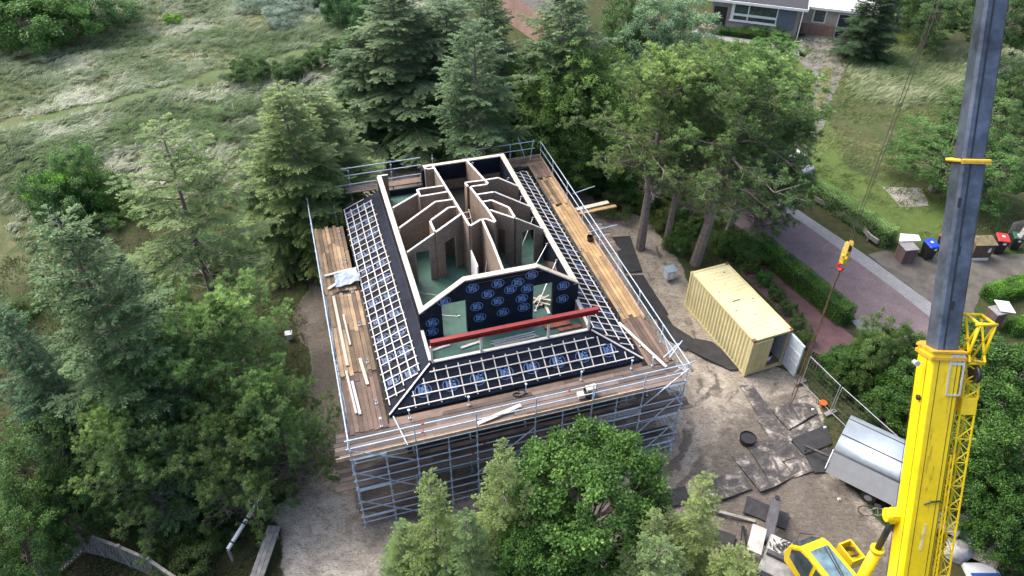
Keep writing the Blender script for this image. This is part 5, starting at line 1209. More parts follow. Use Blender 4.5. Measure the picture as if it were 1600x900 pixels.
# boom head and hoist rope down to the hook
hz=at(1245,606,1.5); HX=np.array([hz[0],hz[1]]); ttip=(HX[1]-Pb[1])/ax[1]; tip=bpt(ttip)
m=MB(); m.extr([bpt(tofpix(0)+5.1,s,n) for s,n in ((-.4,.46),(.4,.46),(.4,-.46),(-.4,-.46))],ax*.8); m.tube((HX[0]-.25,HX[1],tip[2]+1.2),(HX[0]+.25,HX[1],tip[2]+1.2),.35,16); m.beam(bpt(tofpix(0)+5.5),(HX[0],HX[1],tip[2]+1.2),.3,.5); m.build('boom_head',YEL,crane,world=True)
zh=None
for z in np.linspace(2,25,400):
    d=np.array([HX[0],HX[1],z])-CAM; yy=450-F*(d@UP)/(d@FW)
    if yy<=392: zh=z; break
m=MB()
for o_ in (-.05,.05): m.tube((HX[0]+o_,HX[1],zh+.5),(HX[0]+o_*2,HX[1],tip[2]+1.2),.014,5)
m.build('hoist_rope',mat('dark_rope',(.10,.09,.085),.6,.2),crane,world=True)
hb=empty('hook_block',(HX[0],HX[1],zh),R(25),'yellow and black crane hook block with red hook hanging over the street','hook block')
m=MB()
for s in (-.13,.10): m.extr([(s,-.10,-.45),(s,.10,-.45),(s,.13,-.1),(s,.12,.42),(s,.06,.5),(s,-.06,.5),(s,-.12,.42),(s,-.13,-.1)],(.03,0,0))
m.build('cheek_plate',mat('hook_yellow',(.70,.50,.12),.45,.15),hb)
m=MB(); m.tube((-.08,0,.15),(.08,0,.15),.15,16); m.build('sheave',BLACK,hb)
m=MB(); m.box(-.11,.11,-.10,.10,-.62,-.40); m.tube((-.2,0,-.2),(.2,0,-.2),.06,10); m.build('crosshead',YEL,hb)
m=MB(); pts_=[(0,.0,-.6),(0,.02,-.72),(0,.14,-.80),(0,.16,-.93),(0,.05,-1.03),(0,-.09,-.99),(0,-.13,-.88)]
m.path([(x,y,z) for x,y,z in pts_],.05,8); m.build('hook',mat('hook_red',(.62,.02,.02),.45,.1),hb)
m=MB()
for o_ in (-.035,.035): m.tube((HX[0]+o_*.3,HX[1],zh-.98),(HX[0]+o_*2.2,HX[1]+.05,.85),.022,6)
m.tube((HX[0],HX[1],zh-1.0),(HX[0]+.02,HX[1],zh-1.6),.045,6); m.tube((HX[0]+.1,HX[1]+.05,.9),(HX[0]-.05,HX[1],.1),.025,6)
tag(m.build('lifting_sling',ROPE,None,loc=(HX[0],HX[1],.1)),'rusty brown lifting chain hanging from the crane hook to the ground','chain')
# luffing cylinder
c0=at(1330,935,2.4); c1=depth_pt(1399,805,25.7); cdir=(c1-c0)/np.linalg.norm(c1-c0)
cs=c0+(c1-c0)*.62
m=MB(); m.tube(c0-cdir*1.5,cs,.20,20); m.tube(cs-cdir*.12,cs+cdir*.02,.24,20); m.build('luffing_cylinder',YEL,crane,world=True)
m=MB(); m.tube(cs,c1,.11,16); m.build('cylinder_rod',BLACK,crane,world=True)
m=MB(); m.tube(c1-sx*.35,c1+sx*.35,.24,18); m.box(c1[0]-.2,c1[0]+.25,c1[1]-.2,c1[1]+.2,c1[2]-.25,c1[2]+.2); m.build('cylinder_head_block',YEL,crane,world=True,bevel=.02)
m=MB(); m.tube(c1+sx*.36,c1+sx*.42,.20,18); m.build('pivot_cap',BLACK,crane,world=True)
# small camera lamp sticking out left of collar
m=MB(); m.tube(bpt(tc-.4,-.6,.3),bpt(tc-.4,-.85,.3),.02,6); m.tube(bpt(tc-.4,-.85,.2),bpt(tc-.4,-.85,.42),.09,10); m.build('boom_camera',mat('grey_lamp',(.35,.37,.38),.4,.1),crane,world=True)
# lattice jib folded along the right side
def truss(t0_,t1_,s0a,s0b,s1a,s1b,n0,n1,k,name,r=.035):
    """chords from t0 to t1, side range (s0a..s0b) at t0 and (s1a..s1b) at t1, depth n0..n1"""
    m=MB(); P=[]
    for i in range(k+1):
        f=i/k; t=t0_+(t1_-t0_)*f; a=s0a+(s1a-s0a)*f; b=s0b+(s1b-s0b)*f; P.append([bpt(t,a,n0),bpt(t,b,n0),bpt(t,b,n1),bpt(t,a,n1)])
    for c in range(4): m.tube(P[0][c],P[-1][c],r,6)
    for i in range(k):
        for c in range(4):
            d_=(c+1)%4
            m.tube(P[i][c] if i%2 else P[i][d_],P[i+1][d_] if i%2 else P[i+1][c],r*.55,5)
            if i%2==0: m.tube(P[i][c],P[i][d_],r*.55,5)
    return m.build(name,YEL,crane,world=True)
tb=tofpix(905); tm=tofpix(640)
truss(-3,tm,.80,1.18,.72,1.18,-.10,.42,22,'lattice_jib',.035)
truss(-3,tofpix(700),.62,.74,.58,.68,.05,.52,20,'lattice_jib_inner',.028)
m=MB(); m.extr([bpt(tm+.02,.72,.45),bpt(tm+.02,1.2,.45),bpt(tm+.55,1.2,.45),bpt(tm+.55,.72,.45)],nx_*-.5); m.build('jib_connector_plate',YEL,crane,world=True)
truss(tm+.55,tofpix(560),.72,1.2,.66,1.12,-.1,.42,4,'jib_head_frame',.04)
th0=tofpix(560); th1=tofpix(497)
m=MB()
for s in (.66,1.14):
    m.tube(bpt(th0,s,.42),bpt(th1,s+.05,.75),.05,7); m.tube(bpt(th0,s,-.1),bpt(th1,s+.05,.75),.035,6); m.tube(bpt(th0+.1,s,.6),bpt(th1,s+.05,.0),.04,6); m.tube(bpt(th1,s+.05,.75),bpt(th1+.1,s+.1,-.1),.05,7)
for t_,n_ in ((th1,.75),(th0,.42),(th1+.1,-.1),(th0,-.1)): m.tube(bpt(t_,.6,n_),bpt(t_,1.25,n_),.055,8)
m.build('jib_head',YEL,crane,world=True)
m=MB(); m.tube(bpt(th0-.35,.95,.4),bpt(th0-.35,1.06,.4),.30,20); m.build('jib_sheave',BLACK,crane,world=True)
for i in range(14):
    m=MB(); t_=th0-1.2+rnd.uniform(0,2.); m.tube(bpt(t_,rnd.uniform(.55,.72),rnd.uniform(-.1,.5)),bpt(t_+rnd.uniform(-.3,.3),rnd.uniform(.6,1.2),rnd.uniform(-.1,.6)),rnd.uniform(.02,.045),6); m.build('linkage_bar',mat('linkage_ochre',(.62,.42,.04),.5,.2),crane,world=True)
# cab
def cab_at(px,py,z): return at(px,py,z)
cq=at(1293,880,3.3); hd=math.atan2(-.93,.36)   # local +x points to the rear
cabE=(cq[0],cq[1],1.75)
def cb(name,mb,mt,**k):
    V=mb
    c,s=math.cos(hd),math.sin(hd)
    mb.v=[(cabE[0]+1.13*(x*c-y*s),cabE[1]+1.13*(x*s+y*c),cabE[2]+1.05*z) for x,y,z in mb.v]
    return mb.build(name,mt,crane,world=True,**k)
side=[(-1.15,0),(-1.28,.45),(-1.18,1.0),(-.82,1.48),(-.55,1.60),(.95,1.72),(1.2,1.60),(1.25,0)]   # x (front negative), z
m=MB(); m.extr([(x,-.52,z) for x,z in side],(0,1.04,0)); cabo=cb('cab_body',m,YEL,bevel=.06,seg=3)
def glass(pts,nm='window',mt=GLASS,th=.012):
    m=MB(); p=[np.array(q) for q in pts]; n_=np.cross(p[1]-p[0],p[2]-p[0]); n_/=np.linalg.norm(n_); m.extr(pts,n_*th); o=cb(nm,m,mt); return o
# roof / front glass: big raked pane on top
def rz_(x): return float(np.interp(x,[p[0] for p in side[3:6]],[p[1] for p in side[3:6]]))
glass([(-.50,-.36,rz_(-.5)+.012),(.78,-.36,rz_(.78)+.012),(.78,.36,rz_(.78)+.012),(-.50,.36,rz_(-.5)+.012)],'roof_window',LGLASS)
glass([(-.86,-.42,1.47),(-1.18,-.42,1.04),(-1.18,.42,1.04),(-.86,.42,1.47)],'windscreen',GLASS)
for sy in (-1,1):
    y=.523*sy
    A=[(-.98,y,.55),(-1.02,y,1.0),(-.72,y,1.38),(-.35,y,1.5),(-.08,y,1.5),(-.08,y,.35)]; Bq=[(.06,y,.35),(.06,y,1.52),(.9,y,1.58),(1.0,y,.6)]
    if sy<0: A=A[::-1];Bq=Bq[::-1]
    glass(A,'side_window'); glass(Bq,'side_window')
m=MB()
for s in (-.06,.0): m.beam((-.45,.30+s*2,rz_(-.4)+.06),(.85,-.02+s,rz_(.85)+.05),.025,.02)
m.beam((.72,-.25,rz_(.8)+.05),(.95,.05,rz_(.8)+.05),.03,.03); cb('wiper',m,BLACK)
for sy in (-.43,.43): m=MB(); m.beam((-.55,sy,rz_(-.55)+.02),(.95,sy,rz_(.95)+.02),.045,.04); cb('roof_rail',m,YEL)
m=MB(); m.path([(-1.15,-.3,1.15),(-1.35,0,1.2),(-1.15,.4,1.2)],.02,5); cb('handrail',m,BLACK)
# yellow box right of cab with hose reel
bq=at(1330,862,2.6); m=MB(); 
def obx(mb,c,hd_,x0,x1,y0,y1,z0,z1):
    cc,ss=math.cos(hd_),math.sin(hd_); o=len(mb.v); mb.box(x0,x1,y0,y1,z0,z1)
    for i in range(o,len(mb.v)): x,y,z=mb.v[i]; mb.v[i]=(c[0]+x*cc-y*ss,c[1]+x*ss+y*cc,c[2]+z)
for a in ((-.42,.42,-.30,-.24,-.5,.1),(-.42,.42,.24,.30,-.5,.1),(-.42,-.36,-.24,.24,-.5,.1),(.36,.42,-.24,.24,-.5,.1),(-.36,.36,-.24,.24,-.5,-.4)): obx(m,bq,hd,*a)
m.build('side_box',YEL,crane,world=True)
m=MB()
for i in range(4):
    for k in range(12):
        a=k*.5236; r_=.12+.03*i; cc=np.array([bq[0],bq[1],bq[2]-.1+.03*i]); m.tube(cc+[r_*1.4*math.cos(a),r_*math.sin(a),0],cc+[r_*1.4*math.cos(a+.52),r_*math.sin(a+.52),0],.018,5)
m.build('hose_reel',BLACK,crane,world=True)
# slewing deck and carrier
K0=at(1150,806,1.3)[:2]; K1=at(1330,888,1.3)[:2]; kd=(K1-K0)/np.linalg.norm(K1-K0); KR=math.atan2(kd[1],kd[0])
def kb(mb,name,mt,**k):
    c,s=math.cos(KR),math.sin(KR); mb.v=[(K0[0]+x*c-y*s,K0[1]+x*s+y*c,z) for x,y,z in mb.v]; return mb.build(name,mt,crane,world=True,**k)
m=MB(); m.box(1.5,12,-1.9,-.1,.95,1.30); kb(m,'carrier_deck',GREYST,bevel=.02)
m=MB(); m.box(1.5,12,-1.7,-.3,.55,.94); kb(m,'carrier_frame',DGREY)
m=MB(); m.box(1.55,4.9,-.85,-.1,1.305,1.33); kb(m,'tread_plate',mat('worn_pale_deck',(.50,.50,.48),.6,.25,4,fine=20),)
m=MB(); m.box(1.6,7,-1.15,-.95,1.31,1.5); kb(m,'deck_channel',DGREY,bevel=.01)
for xx in (2.4,3.9,6.0,7.5):
    for yy in (-1.85,-.15): m=MB(); m.tube((xx,yy-.15,.55),(xx,yy+.15,.55),.53,20); kb(m,'wheel',RUB)
m=MB()
for i in range(30):
    a=rnd.uniform(0,6.28); c_=(2.1+rnd.uniform(-.35,.35),-.5+rnd.uniform(-.25,.25)); r_=rnd.uniform(.1,.25); m.tube((c_[0]+r_*math.cos(a),c_[1]+r_*math.sin(a),1.36+rnd.uniform(0,.1)),(c_[0]+r_*math.cos(a+1),c_[1]+r_*math.sin(a+1),1.36+rnd.uniform(0,.1)),.025,5)
kb(m,'hose_coil',DGREY)
for a in ((2.9,3.5,-.75,-.7),(2.9,3.5,-.3,-.25),(2.9,2.95,-.7,-.3),(3.45,3.5,-.7,-.3)): m=MB(); m.box(*a,1.34,1.42); kb(m,'tie_down_frame',GREYST)
m=MB(); m.tube((6.5,-1.0,1.35),(6.5,-1.0,1.75),1.1,24); kb(m,'slew_ring',DGREY)
m=MB(); m.extr([(foot[0]-2.9,foot[1]-1.4,1.76),(foot[0]-.5,foot[1]-2.5,1.76),(foot[0]+1.3,foot[1]-1.5,1.76),(foot[0]+1.,foot[1]+1.5,1.76),(foot[0]-1.2,foot[1]+2.6,1.76)],(0,0,.3)); m.build('slewing_platform',GREYST,crane,world=True)
# outrigger
o0=at(1197,850,.9); o1=at(1213,782,.9); m=MB(); m.beam(o0,o1,.42,.34); m.build('outrigger_beam',mat('outrigger_steel',(.10,.10,.11),.5,.25),crane,world=True,bevel=.015)
m=MB(); m.tube((o1[0],o1[1],.15),(o1[0],o1[1],1.15),.11,14); m.tube((o1[0],o1[1],.1),(o1[0],o1[1],.17),.26,16); m.build('outrigger_jack',BLACK,crane,world=True)
gmat([(1167,777),(1232,805),(1226,829),(1160,802)],'thick dark steel pad under the crane outrigger',mat('dark_pad',(.04,.04,.042),.6,.35,4,fine=12),.03,.09,'outrigger pad','crane support pads','outrigger_pad')
m=MB(); c_=[at(*p,1.45) for p in ((1176,819),(1198,828),(1189,868),(1166,858))]; m.extr(c_,(0,0,.05)); tag(m.build('loose_board',mat('dirty_white_panel',(.52,.51,.48),.7,.22,2,fine=12)),'large dirty white panel lying at the end of the crane deck','panel')
m=MB(); a,b=at(1160,822,.1),at(1156,868,.6); m.beam(a,b,.06,.05); m.beam(at(1162,822,.1),at(1168,862,.6),.06,.05); m.beam(a,b+[.4,.1,.1],.05,.05); tag(m.build('steel_trestle',BLACK),'dark steel trestle bars standing beside the white panel','trestle')
# bicycle leaning on the trailer
bp=at(1368,812,0); be=empty('bicycle',(bp[0],bp[1],0),R(-25),'bicycle leaning against the grey trailer beside the boom','bicycle')
for xx in (-.5,.5):
    m=MB(); n=20
    for k in range(n): a,b=2*math.pi*k/n,2*math.pi*(k+1)/n; m.tube((xx+.33*math.cos(a),0,.35+.33*math.sin(a)),(xx+.33*math.cos(b),0,.35+.33*math.sin(b)),.02,5)
    for k in range(6): a=math.pi*k/6; m.tube((xx-.32*math.cos(a),0,.35-.32*math.sin(a)),(xx+.32*math.cos(a),0,.35+.32*math.sin(a)),.004,3)
    m.build('wheel',RUB,be)
m=MB()
for a,b in (((-.5,0,.35),(-.15,0,.85)),((-.5,0,.35),(0,0,.32)),((0,0,.32),(-.18,0,.92)),((0,0,.32),(.38,0,.8)),((-.15,0,.82),(.36,0,.88)),((.5,0,.35),(.35,0,1.0))): m.tube(a,b,.02,6)
m.build('frame',GALV,be)
m=MB(); m.path([(.35,-.28,1.02),(.36,0,1.05),(.35,.28,1.02)],.018,6); m.build('handlebar',GALV,be)
m=MB(); m.box(-.32,-.06,-.07,.07,.93,.98); m.build('saddle',BLACK,be,bevel=.02)
# rubble bags and timber at lower right
def bag(px,py,s,label,mt):
    p=at(px,py,.0); n=9; m=MB(); V=[];
    for j in range(6):
        for k in range(n):
            a=2*math.pi*k/n; r_=s*(.5+.08*rnd.uniform(-1,1))*(1 if j<4 else 1-.25*(j-3)); V.append((p[0]+r_*math.cos(a),p[1]+r_*math.sin(a)*.9,s*.16*j+rnd.uniform(-.03,.03)+.04))
    Fs=[(j*n+k,j*n+(k+1)%n,(j+1)*n+(k+1)%n,(j+1)*n+k) for j in range(5) for k in range(n)]; V.append((p[0],p[1],s*.62)); Fs+=[(5*n+k,5*n+(k+1)%n,6*n) for k in range(n)]
    m.add(V,Fs,.5,smooth=True); tag(m.build('rubble_bag',mt),label,'bag','rubble bags by the fence')
BAGW=mat('white_bag',(.55,.56,.58),.7,.3,3)
bag(1492,868,1.0,'white rubble bag right beside the lattice jib',BAGW); bag(1505,845,.8,'greyish white bag with green leaves on top',BAGW); bag(1545,872,.8,'white bag behind the cardboard stack at the fence',BAGW); bag(1487,850,.5,'small white bag half hidden by the jib',BAGW)
p=at(1498,852,.55); m=MB()
for i in range(14): a=rnd.uniform(0,6.28); m.add([(p[0],p[1],.6),(p[0]+.35*math.cos(a),p[1]+.35*math.sin(a),.62+rnd.uniform(0,.1)),(p[0]+.4*math.cos(a+.3),p[1]+.4*math.sin(a+.3),.66)],[(0,1,2)],.5)
tag(m.build('green_leaves',mat('bright_green_waste',(.16,.38,.04),.6,.2)),'bright green plant waste lying on the white bag','plant waste')
a,b=at(1512,866,.35),at(1558,886,.35); m=MB()
for k in range(4): m.beam(a+[.06*k,.1*k,.07*(k%2)],b+[.06*k,.1*k,.07*(k%2)],.16,.06)
tag(m.build('plank_stack',WOOD),'stack of pale planks lying over the bags by the fence','planks')
p=at(1532,898,0); m=MB(); m.box(p[0]-.65,p[0]+.65,p[1]-.45,p[1]+.4,.02,.28); m.box(p[0]-.6,p[0]+.6,p[1]-.4,p[1]-.1,.285,.34,m=1); tag(m.build('foil_pack',[WHITE,mat('blue_foil_print',(.03,.10,.40),.5,.1)],bevel=.03),'white foil wrapped pack with blue print at the bottom edge','pack')
m=MB(); m.path([tuple(at(x,y,.6)) for x,y in [(1556,878),(1575,888),(1592,891),(1620,893)]],.018,5); tag(m.build('red_hose',mat('pinkish_red_hose',(.50,.09,.10),.5,.1)),'thin red hose running from the plank stack to the right edge','hose')
# ================================================================ BINS AND GATEWAY
def bin_(px,py,rz,lid,label,s=1.,body=BLACK):
    p=at(px,py,0); e=empty('wheelie_bin',(p[0],p[1],0),rz,label,'wheelie bin','wheelie bins at the driveway')
    m=MB(); V=[];
    for z,w_,d_ in ((.08,.24,.26),(1.0,.30,.36)):
        V+=[(-w_,-d_,z),(w_,-d_,z),(w_,d_,z),(-w_,d_,z)]
    m.add([(x*s,y*s,z*s) for x,y,z in V],[(3,2,1,0),(4,5,6,7),(0,1,5,4),(1,2,6,5),(2,3,7,6),(3,0,4,7)],.5); m.build('body',body,e,bevel=.03)
    m=MB(); m.add([(x*s,y*s,z*s) for x,y,z in [(-.33,-.40,1.01),(.33,-.40,1.01),(.33,.40,1.05),(-.33,.40,1.05),(-.29,-.36,1.07),(.29,-.36,1.07),(.29,.34,1.14),(-.29,.34,1.14)]],[(3,2,1,0),(4,5,6,7),(0,1,5,4),(1,2,6,5),(2,3,7,6),(3,0,4,7)],.5); l_=m.build('lid',lid,e,bevel=.02)
    m=MB(); m.add([(-.08*s,-.05*s,1.122*s),(.08*s,-.05*s,1.122*s),(.08*s,.1*s,1.135*s),(-.08*s,.1*s,1.135*s)],[(0,1,2,3)],.5); m.build('sticker',WHITE,l_)
    m=MB(); m.add([(-.02*s,-.365*s,.78*s),(.16*s,-.365*s,.78*s),(.16*s,-.37*s,.92*s),(-.02*s,-.37*s,.92*s)],[(0,1,2,3)],.5); m.build('sticker',WHITE,e)
    for sx_ in (-.24,.24): m=MB(); m.tube(((sx_-.03)*s,.30*s,.1*s),((sx_+.03)*s,.30*s,.1*s),.1*s,12); m.build('wheel',RUB,e)
    m=MB(); m.tube((-.25*s,.42*s,1.0*s),(.25*s,.42*s,1.0*s),.015,6); m.build('handle',BLACK,e)
BLU_=mat('blue_lid',(.01,.06,.62),.4,.08); RED_=mat('red_lid',(.50,.03,.03),.45,.08); GRN_=mat('dark_green_lid',(.02,.09,.05),.5,.1)
bin_(1446,403,R(12),BLU_,'black wheelie bin with bright blue lid beside the brick pillar',1.1)
bin_(1470,392,R(12),RED_,'black wheelie bin with red lid mostly hidden behind the crane boom',1.0)
bin_(1556,394,R(-14),RED_,'black wheelie bin with red lid right of the wooden cabinet',1.1)
bin_(1581,388,R(-14),GRN_,'dark green wheelie bin at the far right of the row',.95)
BRK=brickmat('dark_purple_brick',(.10,.055,.055),(.16,.09,.085),(.20,.18,.17),4.5)
def pillar(px,py,w_,h_,rz,label):
    p=at(px,py,0); e=empty('brick_pillar',(p[0],p[1],0),rz,label,'pillar'); m=MB(); m.box(-w_,w_,-w_,w_,0,h_); m.build('shaft',BRK,e); m=MB(); m.box(-w_-.04,w_+.04,-w_-.04,w_+.04,h_,h_+.07); m.build('cap',mat('concrete_cap',(.30,.29,.28),.85,.2),e,bevel=.01); return p
p=pillar(1411,406,.42,1.05,R(8),'low brick pillar left of the blue lidded bin'); 
m=MB(); c_=[(p[0]-.5,p[1]+.35),(p[0]+.9,p[1]+.45),(p[0]+1.0,p[1]+1.05),(p[0]-.1,p[1]+1.2)]; m.prism(c_,1.15,1.2); tag(m.build('white_lid_board',WHITE),'white board lying flat behind the low brick pillar','board')
p=pillar(1545,512,.35,1.3,R(15),'brick pillar beside the clipped hedge at the lower driveway')
m=MB(); m.extr([(p[0]-.05,p[1]-.25,1.45),(p[0]+.75,p[1]-.35,1.4),(p[0]+.65,p[1]+.4,1.6),(p[0]-.15,p[1]+.5,1.65)],(0,0,.04)); tag(m.build('white_plate',WHITE),'white square plate resting on the lower brick pillar','plate')
p=at(1525,402,0); e=empty('timber_bin_store',(p[0],p[1],0),R(2),'brown wooden cabinet with mossy roof between the bins','cabinet')
m=MB(); m.box(-.62,.62,-.35,.35,.15,1.2); m.build('body',mat('brown_stained_wood',(.13,.085,.055),.8,.25,4),e)
m=MB(); m.extr([(-.7,-.45,1.22),(.7,-.45,1.22),(.7,.45,1.36),(-.7,.45,1.36)],(0,0,.05)); m.build('roof',mat('mossy_roof',(.20,.16,.09),.9,.35,5),e)
m=MB(); m.box(-.55,.55,-.37,-.353,.02,.22); m.build('white_base_board',WHITE,e)
m=MB(); m.box(.28,.45,-.37,-.354,.65,.85); m.add([(.28,-.356,.86),(.45,-.356,.86),(.40,-.356,1.02)],[(0,1,2)],.5); m.build('notice',WHITE,e)
m=MB(); a,b=at(1462,386,0),at(1500,330,0); m.sheet([],.5) if False else None
a,b=at(1575,366,0),at(1640,350,0); m=MB(); d=b-a; L=np.linalg.norm(d); d/=L
for i in range(int(L/.16)): m.beam(a+d*.16*i+[0,0,.02],a+d*.16*i+[0,0,.95],.09,.02,up=d)
tag(m.build('grey_slat_fence',GREYWOOD),'weathered low slat fence behind the right hand bins','fence')
a,b=at(1592,372,1.1),at(1640,300,1.1); m=MB(); m.beam(a,b,.25,.08); tag(m.build('grey_plank',GREYWOOD,None),'thick weathered beam slanting off beside the right bins','beam')
m=MB(); pp=[at(x,y,.42) for x,y in [(1273,309),(1290,319),(1303,323),(1312,333),(1325,340),(1337,349),(1349,356),(1358,368),(1372,378)]]
for a,b in zip(pp[:-1],pp[1:]): m.beam(a,b,.14,.30,t=.5)
for a in pp[1::2]: m.box(a[0]-.05,a[0]+.05,a[1]-.05,a[1]+.05,0,.3)
tag(m.build('wavy_board_edging',GREYWOOD),'wavy weathered board standing along the verge in front of the variegated hedge','edging board')
# ================================================================ PARKED CARS UNDER THE PINES
def car(px,py,rz,paint,label):
    p=at(px,py,0); e=empty('parked_car',(p[0],p[1],0.02),rz,label,'car','cars parked under the pines')
    prof_=[(-2.1,.35),(-2.15,.75),(-1.95,.95),(-1.5,1.02),(-.9,1.42),(.6,1.45),(1.25,1.0),(1.95,.85),(2.12,.6),(2.1,.35)]
    m=MB(); m.extr([(x,-.86,z) for x,z in prof_],(0,1.72,0)); m.build('body',paint,e,bevel=.12,seg=3)
    m=MB(); m.extr([(1.22,-.70,1.04),(1.22,.70,1.04),(.66,.62,1.42),(.66,-.62,1.42)],(.02,0,.03)); m.build('windscreen',GLASS,e)
    m=MB(); m.extr([(-1.45,.66,1.08),(-1.45,-.66,1.08),(-.97,-.6,1.42),(-.97,.6,1.42)],(-.02,0,.02)); m.build('rear_window',GLASS,e)
    for y in (-.875,.865): m=MB(); m.extr([(-1.3,y,1.05),(.95,y,1.05),(.5,y,1.36),(-.85,y,1.36)],(0,.01,0)); m.build('side_window',GLASS,e)
    for x in (-1.35,1.35):
        for y in (-.8,.8): m=MB(); m.tube((x,y-.1,.33),(x,y+.1,.33),.33,16); m.build('wheel',RUB,e)
car(1178,276,R(115),mat('silver_paint',(.25,.26,.27),.35,.05,coat=.4),'dark silver car parked under the pines, left one'); car(1224,262,R(118),mat('pale_grey_paint',(.42,.43,.44),.35,.05,coat=.4),'pale grey car parked under the pines, right one')
# ================================================================ HOUSES AT THE TOP
BR2=brickmat('red_brown_brick',(.25,.13,.10),(.33,.19,.15),(.30,.27,.25),4.2)
BEIGE=brickmat('beige_brick',(.42,.37,.30),(.48,.42,.35),(.36,.33,.29),4.2)
ha=at(1108,42,0); hb_=at(1252,60,0); d=(hb_-ha)[:2]; L=np.linalg.norm(d); hrz=math.atan2(d[1],d[0])
hs=empty('bungalow',(ha[0],ha[1],0),hrz,'brick bungalow with wide white window band and dark garage doors','house'); 
m=MB(); m.box(0,L-.6,0,7,0,2.775); m.build('wall',BR2,hs)
m=MB(); m.box(-.6,L+.0,-.5,7.6,2.78,3.02); fz=m.build('fascia',WHITE,hs)
m=MB(); m.box(-.5,L-.1,-.4,7.5,3.025,3.06); m.build('flat_roof',mat('dark_roofing',(.04,.042,.05),.8,.2),hs)
x0=L*.23; x1=L*.70
m=MB(); m.box(x0,x1,-.06,-.01,1.05,2.75); m.box(x0-.2,x0,-.05,-.005,.9,2.75,m=0); w_=m.build('window_band',WHITE,hs)
for a,b,zz0,zz1 in ((x0+.1,x0+(x1-x0)*.33,1.75,2.65),(x0+(x1-x0)*.36,x1-.1,1.75,2.65),(x0+.1,x0+(x1-x0)*.33,1.13,1.5),(x0+(x1-x0)*.36,x1-.1,1.13,1.5)):
    m=MB(); m.box(a,b,-.075,-.062,zz0,zz1); m.build('pane',GLASS,w_)
m=MB(); m.box(x0-.3,x1+.1,-.16,-.02,.92,1.02); m.build('window_sill',WHITE,hs)
m=MB(); m.box(x1+.12,L-1.0,-.05,-.01,.7,2.76); m.build('grey_panel',mat('blue_grey_panel',(.12,.14,.19),.6,.1),hs)
m=MB(); m.box(L-.5,L-.4,-.48,-.38,0,2.77); m.build('white_pole',WHITE,hs)
m=MB(); m.box(.2,1.5,-.05,-.01,.05,2.2); m.build('dark_doorway',BLACK,hs); m=MB(); m.box(-.9,1.2,-1.4,-.1,0,.35); m.build('brick_step',BR2,hs)
gx=L+.2
m=MB(); m.box(L-.55,L+6.4,1.6,8,0,2.55); m.build('garage_wall',BEIGE,hs)
m=MB(); m.box(L-.6,L+6.6,1.2,8.2,2.57,2.80); m.build('garage_fascia',WHITE,hs)
m=MB(); m.box(L+3.0,L+5.6,1.50,1.58,.02,2.35); gd=m.build('garage_frame',WHITE,hs)
for a in (L+3.1,L+4.32): m=MB(); m.box(a,a+1.18,1.44,1.49,.05,2.27); dd_=m.build('garage_door',mat('dark_blue_door',(.025,.032,.05),.5,.15),gd)
m=MB(); m.box(L+4.24,L+4.28,1.40,1.435,1.0,1.15); m.build('door_handle',GALV,gd)
m=MB(); m.box(L+.6,L+1.9,1.50,1.58,1.2,2.5); gw_=m.build('window',WHITE,hs); m=MB(); m.box(L+.75,L+1.75,1.46,1.495,1.33,2.42); m.build('pane',GLASS,gw_)
m=MB(); m.box(L-.5,L+3.0,1.45,1.575,0,1.0); m.build('brick_plinth',BR2,hs)
p=at(1333,38,0); m=MB(); m.tube((p[0],p[1],0),(p[0],p[1],1.3),.36,14,.42); m.tube((p[0],p[1],1.3),(p[0],p[1],1.4),.45,14,.40); tag(m.build('water_butt',BLACK),'black water butt standing at the right garage corner','water butt')
p=at(1258,40,0); m=MB(); m.tube((p[0],p[1],0),(p[0],p[1],.4),.15,10,.2); tag(m.build('plant_pot',WHITE),'small white plant pot against the garage wall','plant pot')
p=at(1242,78,0); e=empty('garden_bicycle',(p[0],p[1],0),R(-20),'bicycle lying in the garden in front of the bungalow','bicycle')
for xx in (-.5,.5):
    m=MB(); n=16
    for k in range(n): a,b=2*math.pi*k/n,2*math.pi*(k+1)/n; m.tube((xx+.33*math.cos(a),0,.35+.33*math.sin(a)),(xx+.33*math.cos(b),0,.35+.33*math.sin(b)),.03,5)
    m.build('wheel',GALV,e)
m=MB()
for a,b in (((-.5,0,.35),(-.15,0,.85)),((-.5,0,.35),(0,0,.32)),((0,0,.32),(-.18,0,.92)),((0,0,.32),(.38,0,.8)),((-.15,0,.82),(.36,0,.88)),((.5,0,.35),(.35,0,1.0)),((.35,-.28,1.02),(.35,.28,1.02))): m.tube(a,b,.03,6)
m.build('frame',GALV,e)
# dark roof far behind the spruces
ra=at(800,0,3); rb=at(838,28,3); e=empty('dark_roofed_house',(ra[0],ra[1],0),0,'dark roofed house glimpsed between the spruces at the top','house')
m=MB(); w2=[ra+[-1,3,0],rb+[1,0,0],rb+[4,6,0],ra+[2,9,0]]; m.extr([(p[0],p[1],0) for p in w2],(0,0,3)); m.build('wall',BR2,e,world=True)
m=MB(); a_,b_,c_,d_=[np.array([p[0],p[1],3.02]) for p in w2]; r1=(a_+d_)/2+[0,0,2]; r2=(b_+c_)/2+[0,0,2]; m.add([a_,b_,c_,d_,r1,r2],[(0,1,5,4),(2,3,4,5),(1,2,5),(3,0,4)],.5); rr=m.build('roof',mat('dark_roof_tile',(.045,.042,.05),.7,.2),e,world=True)
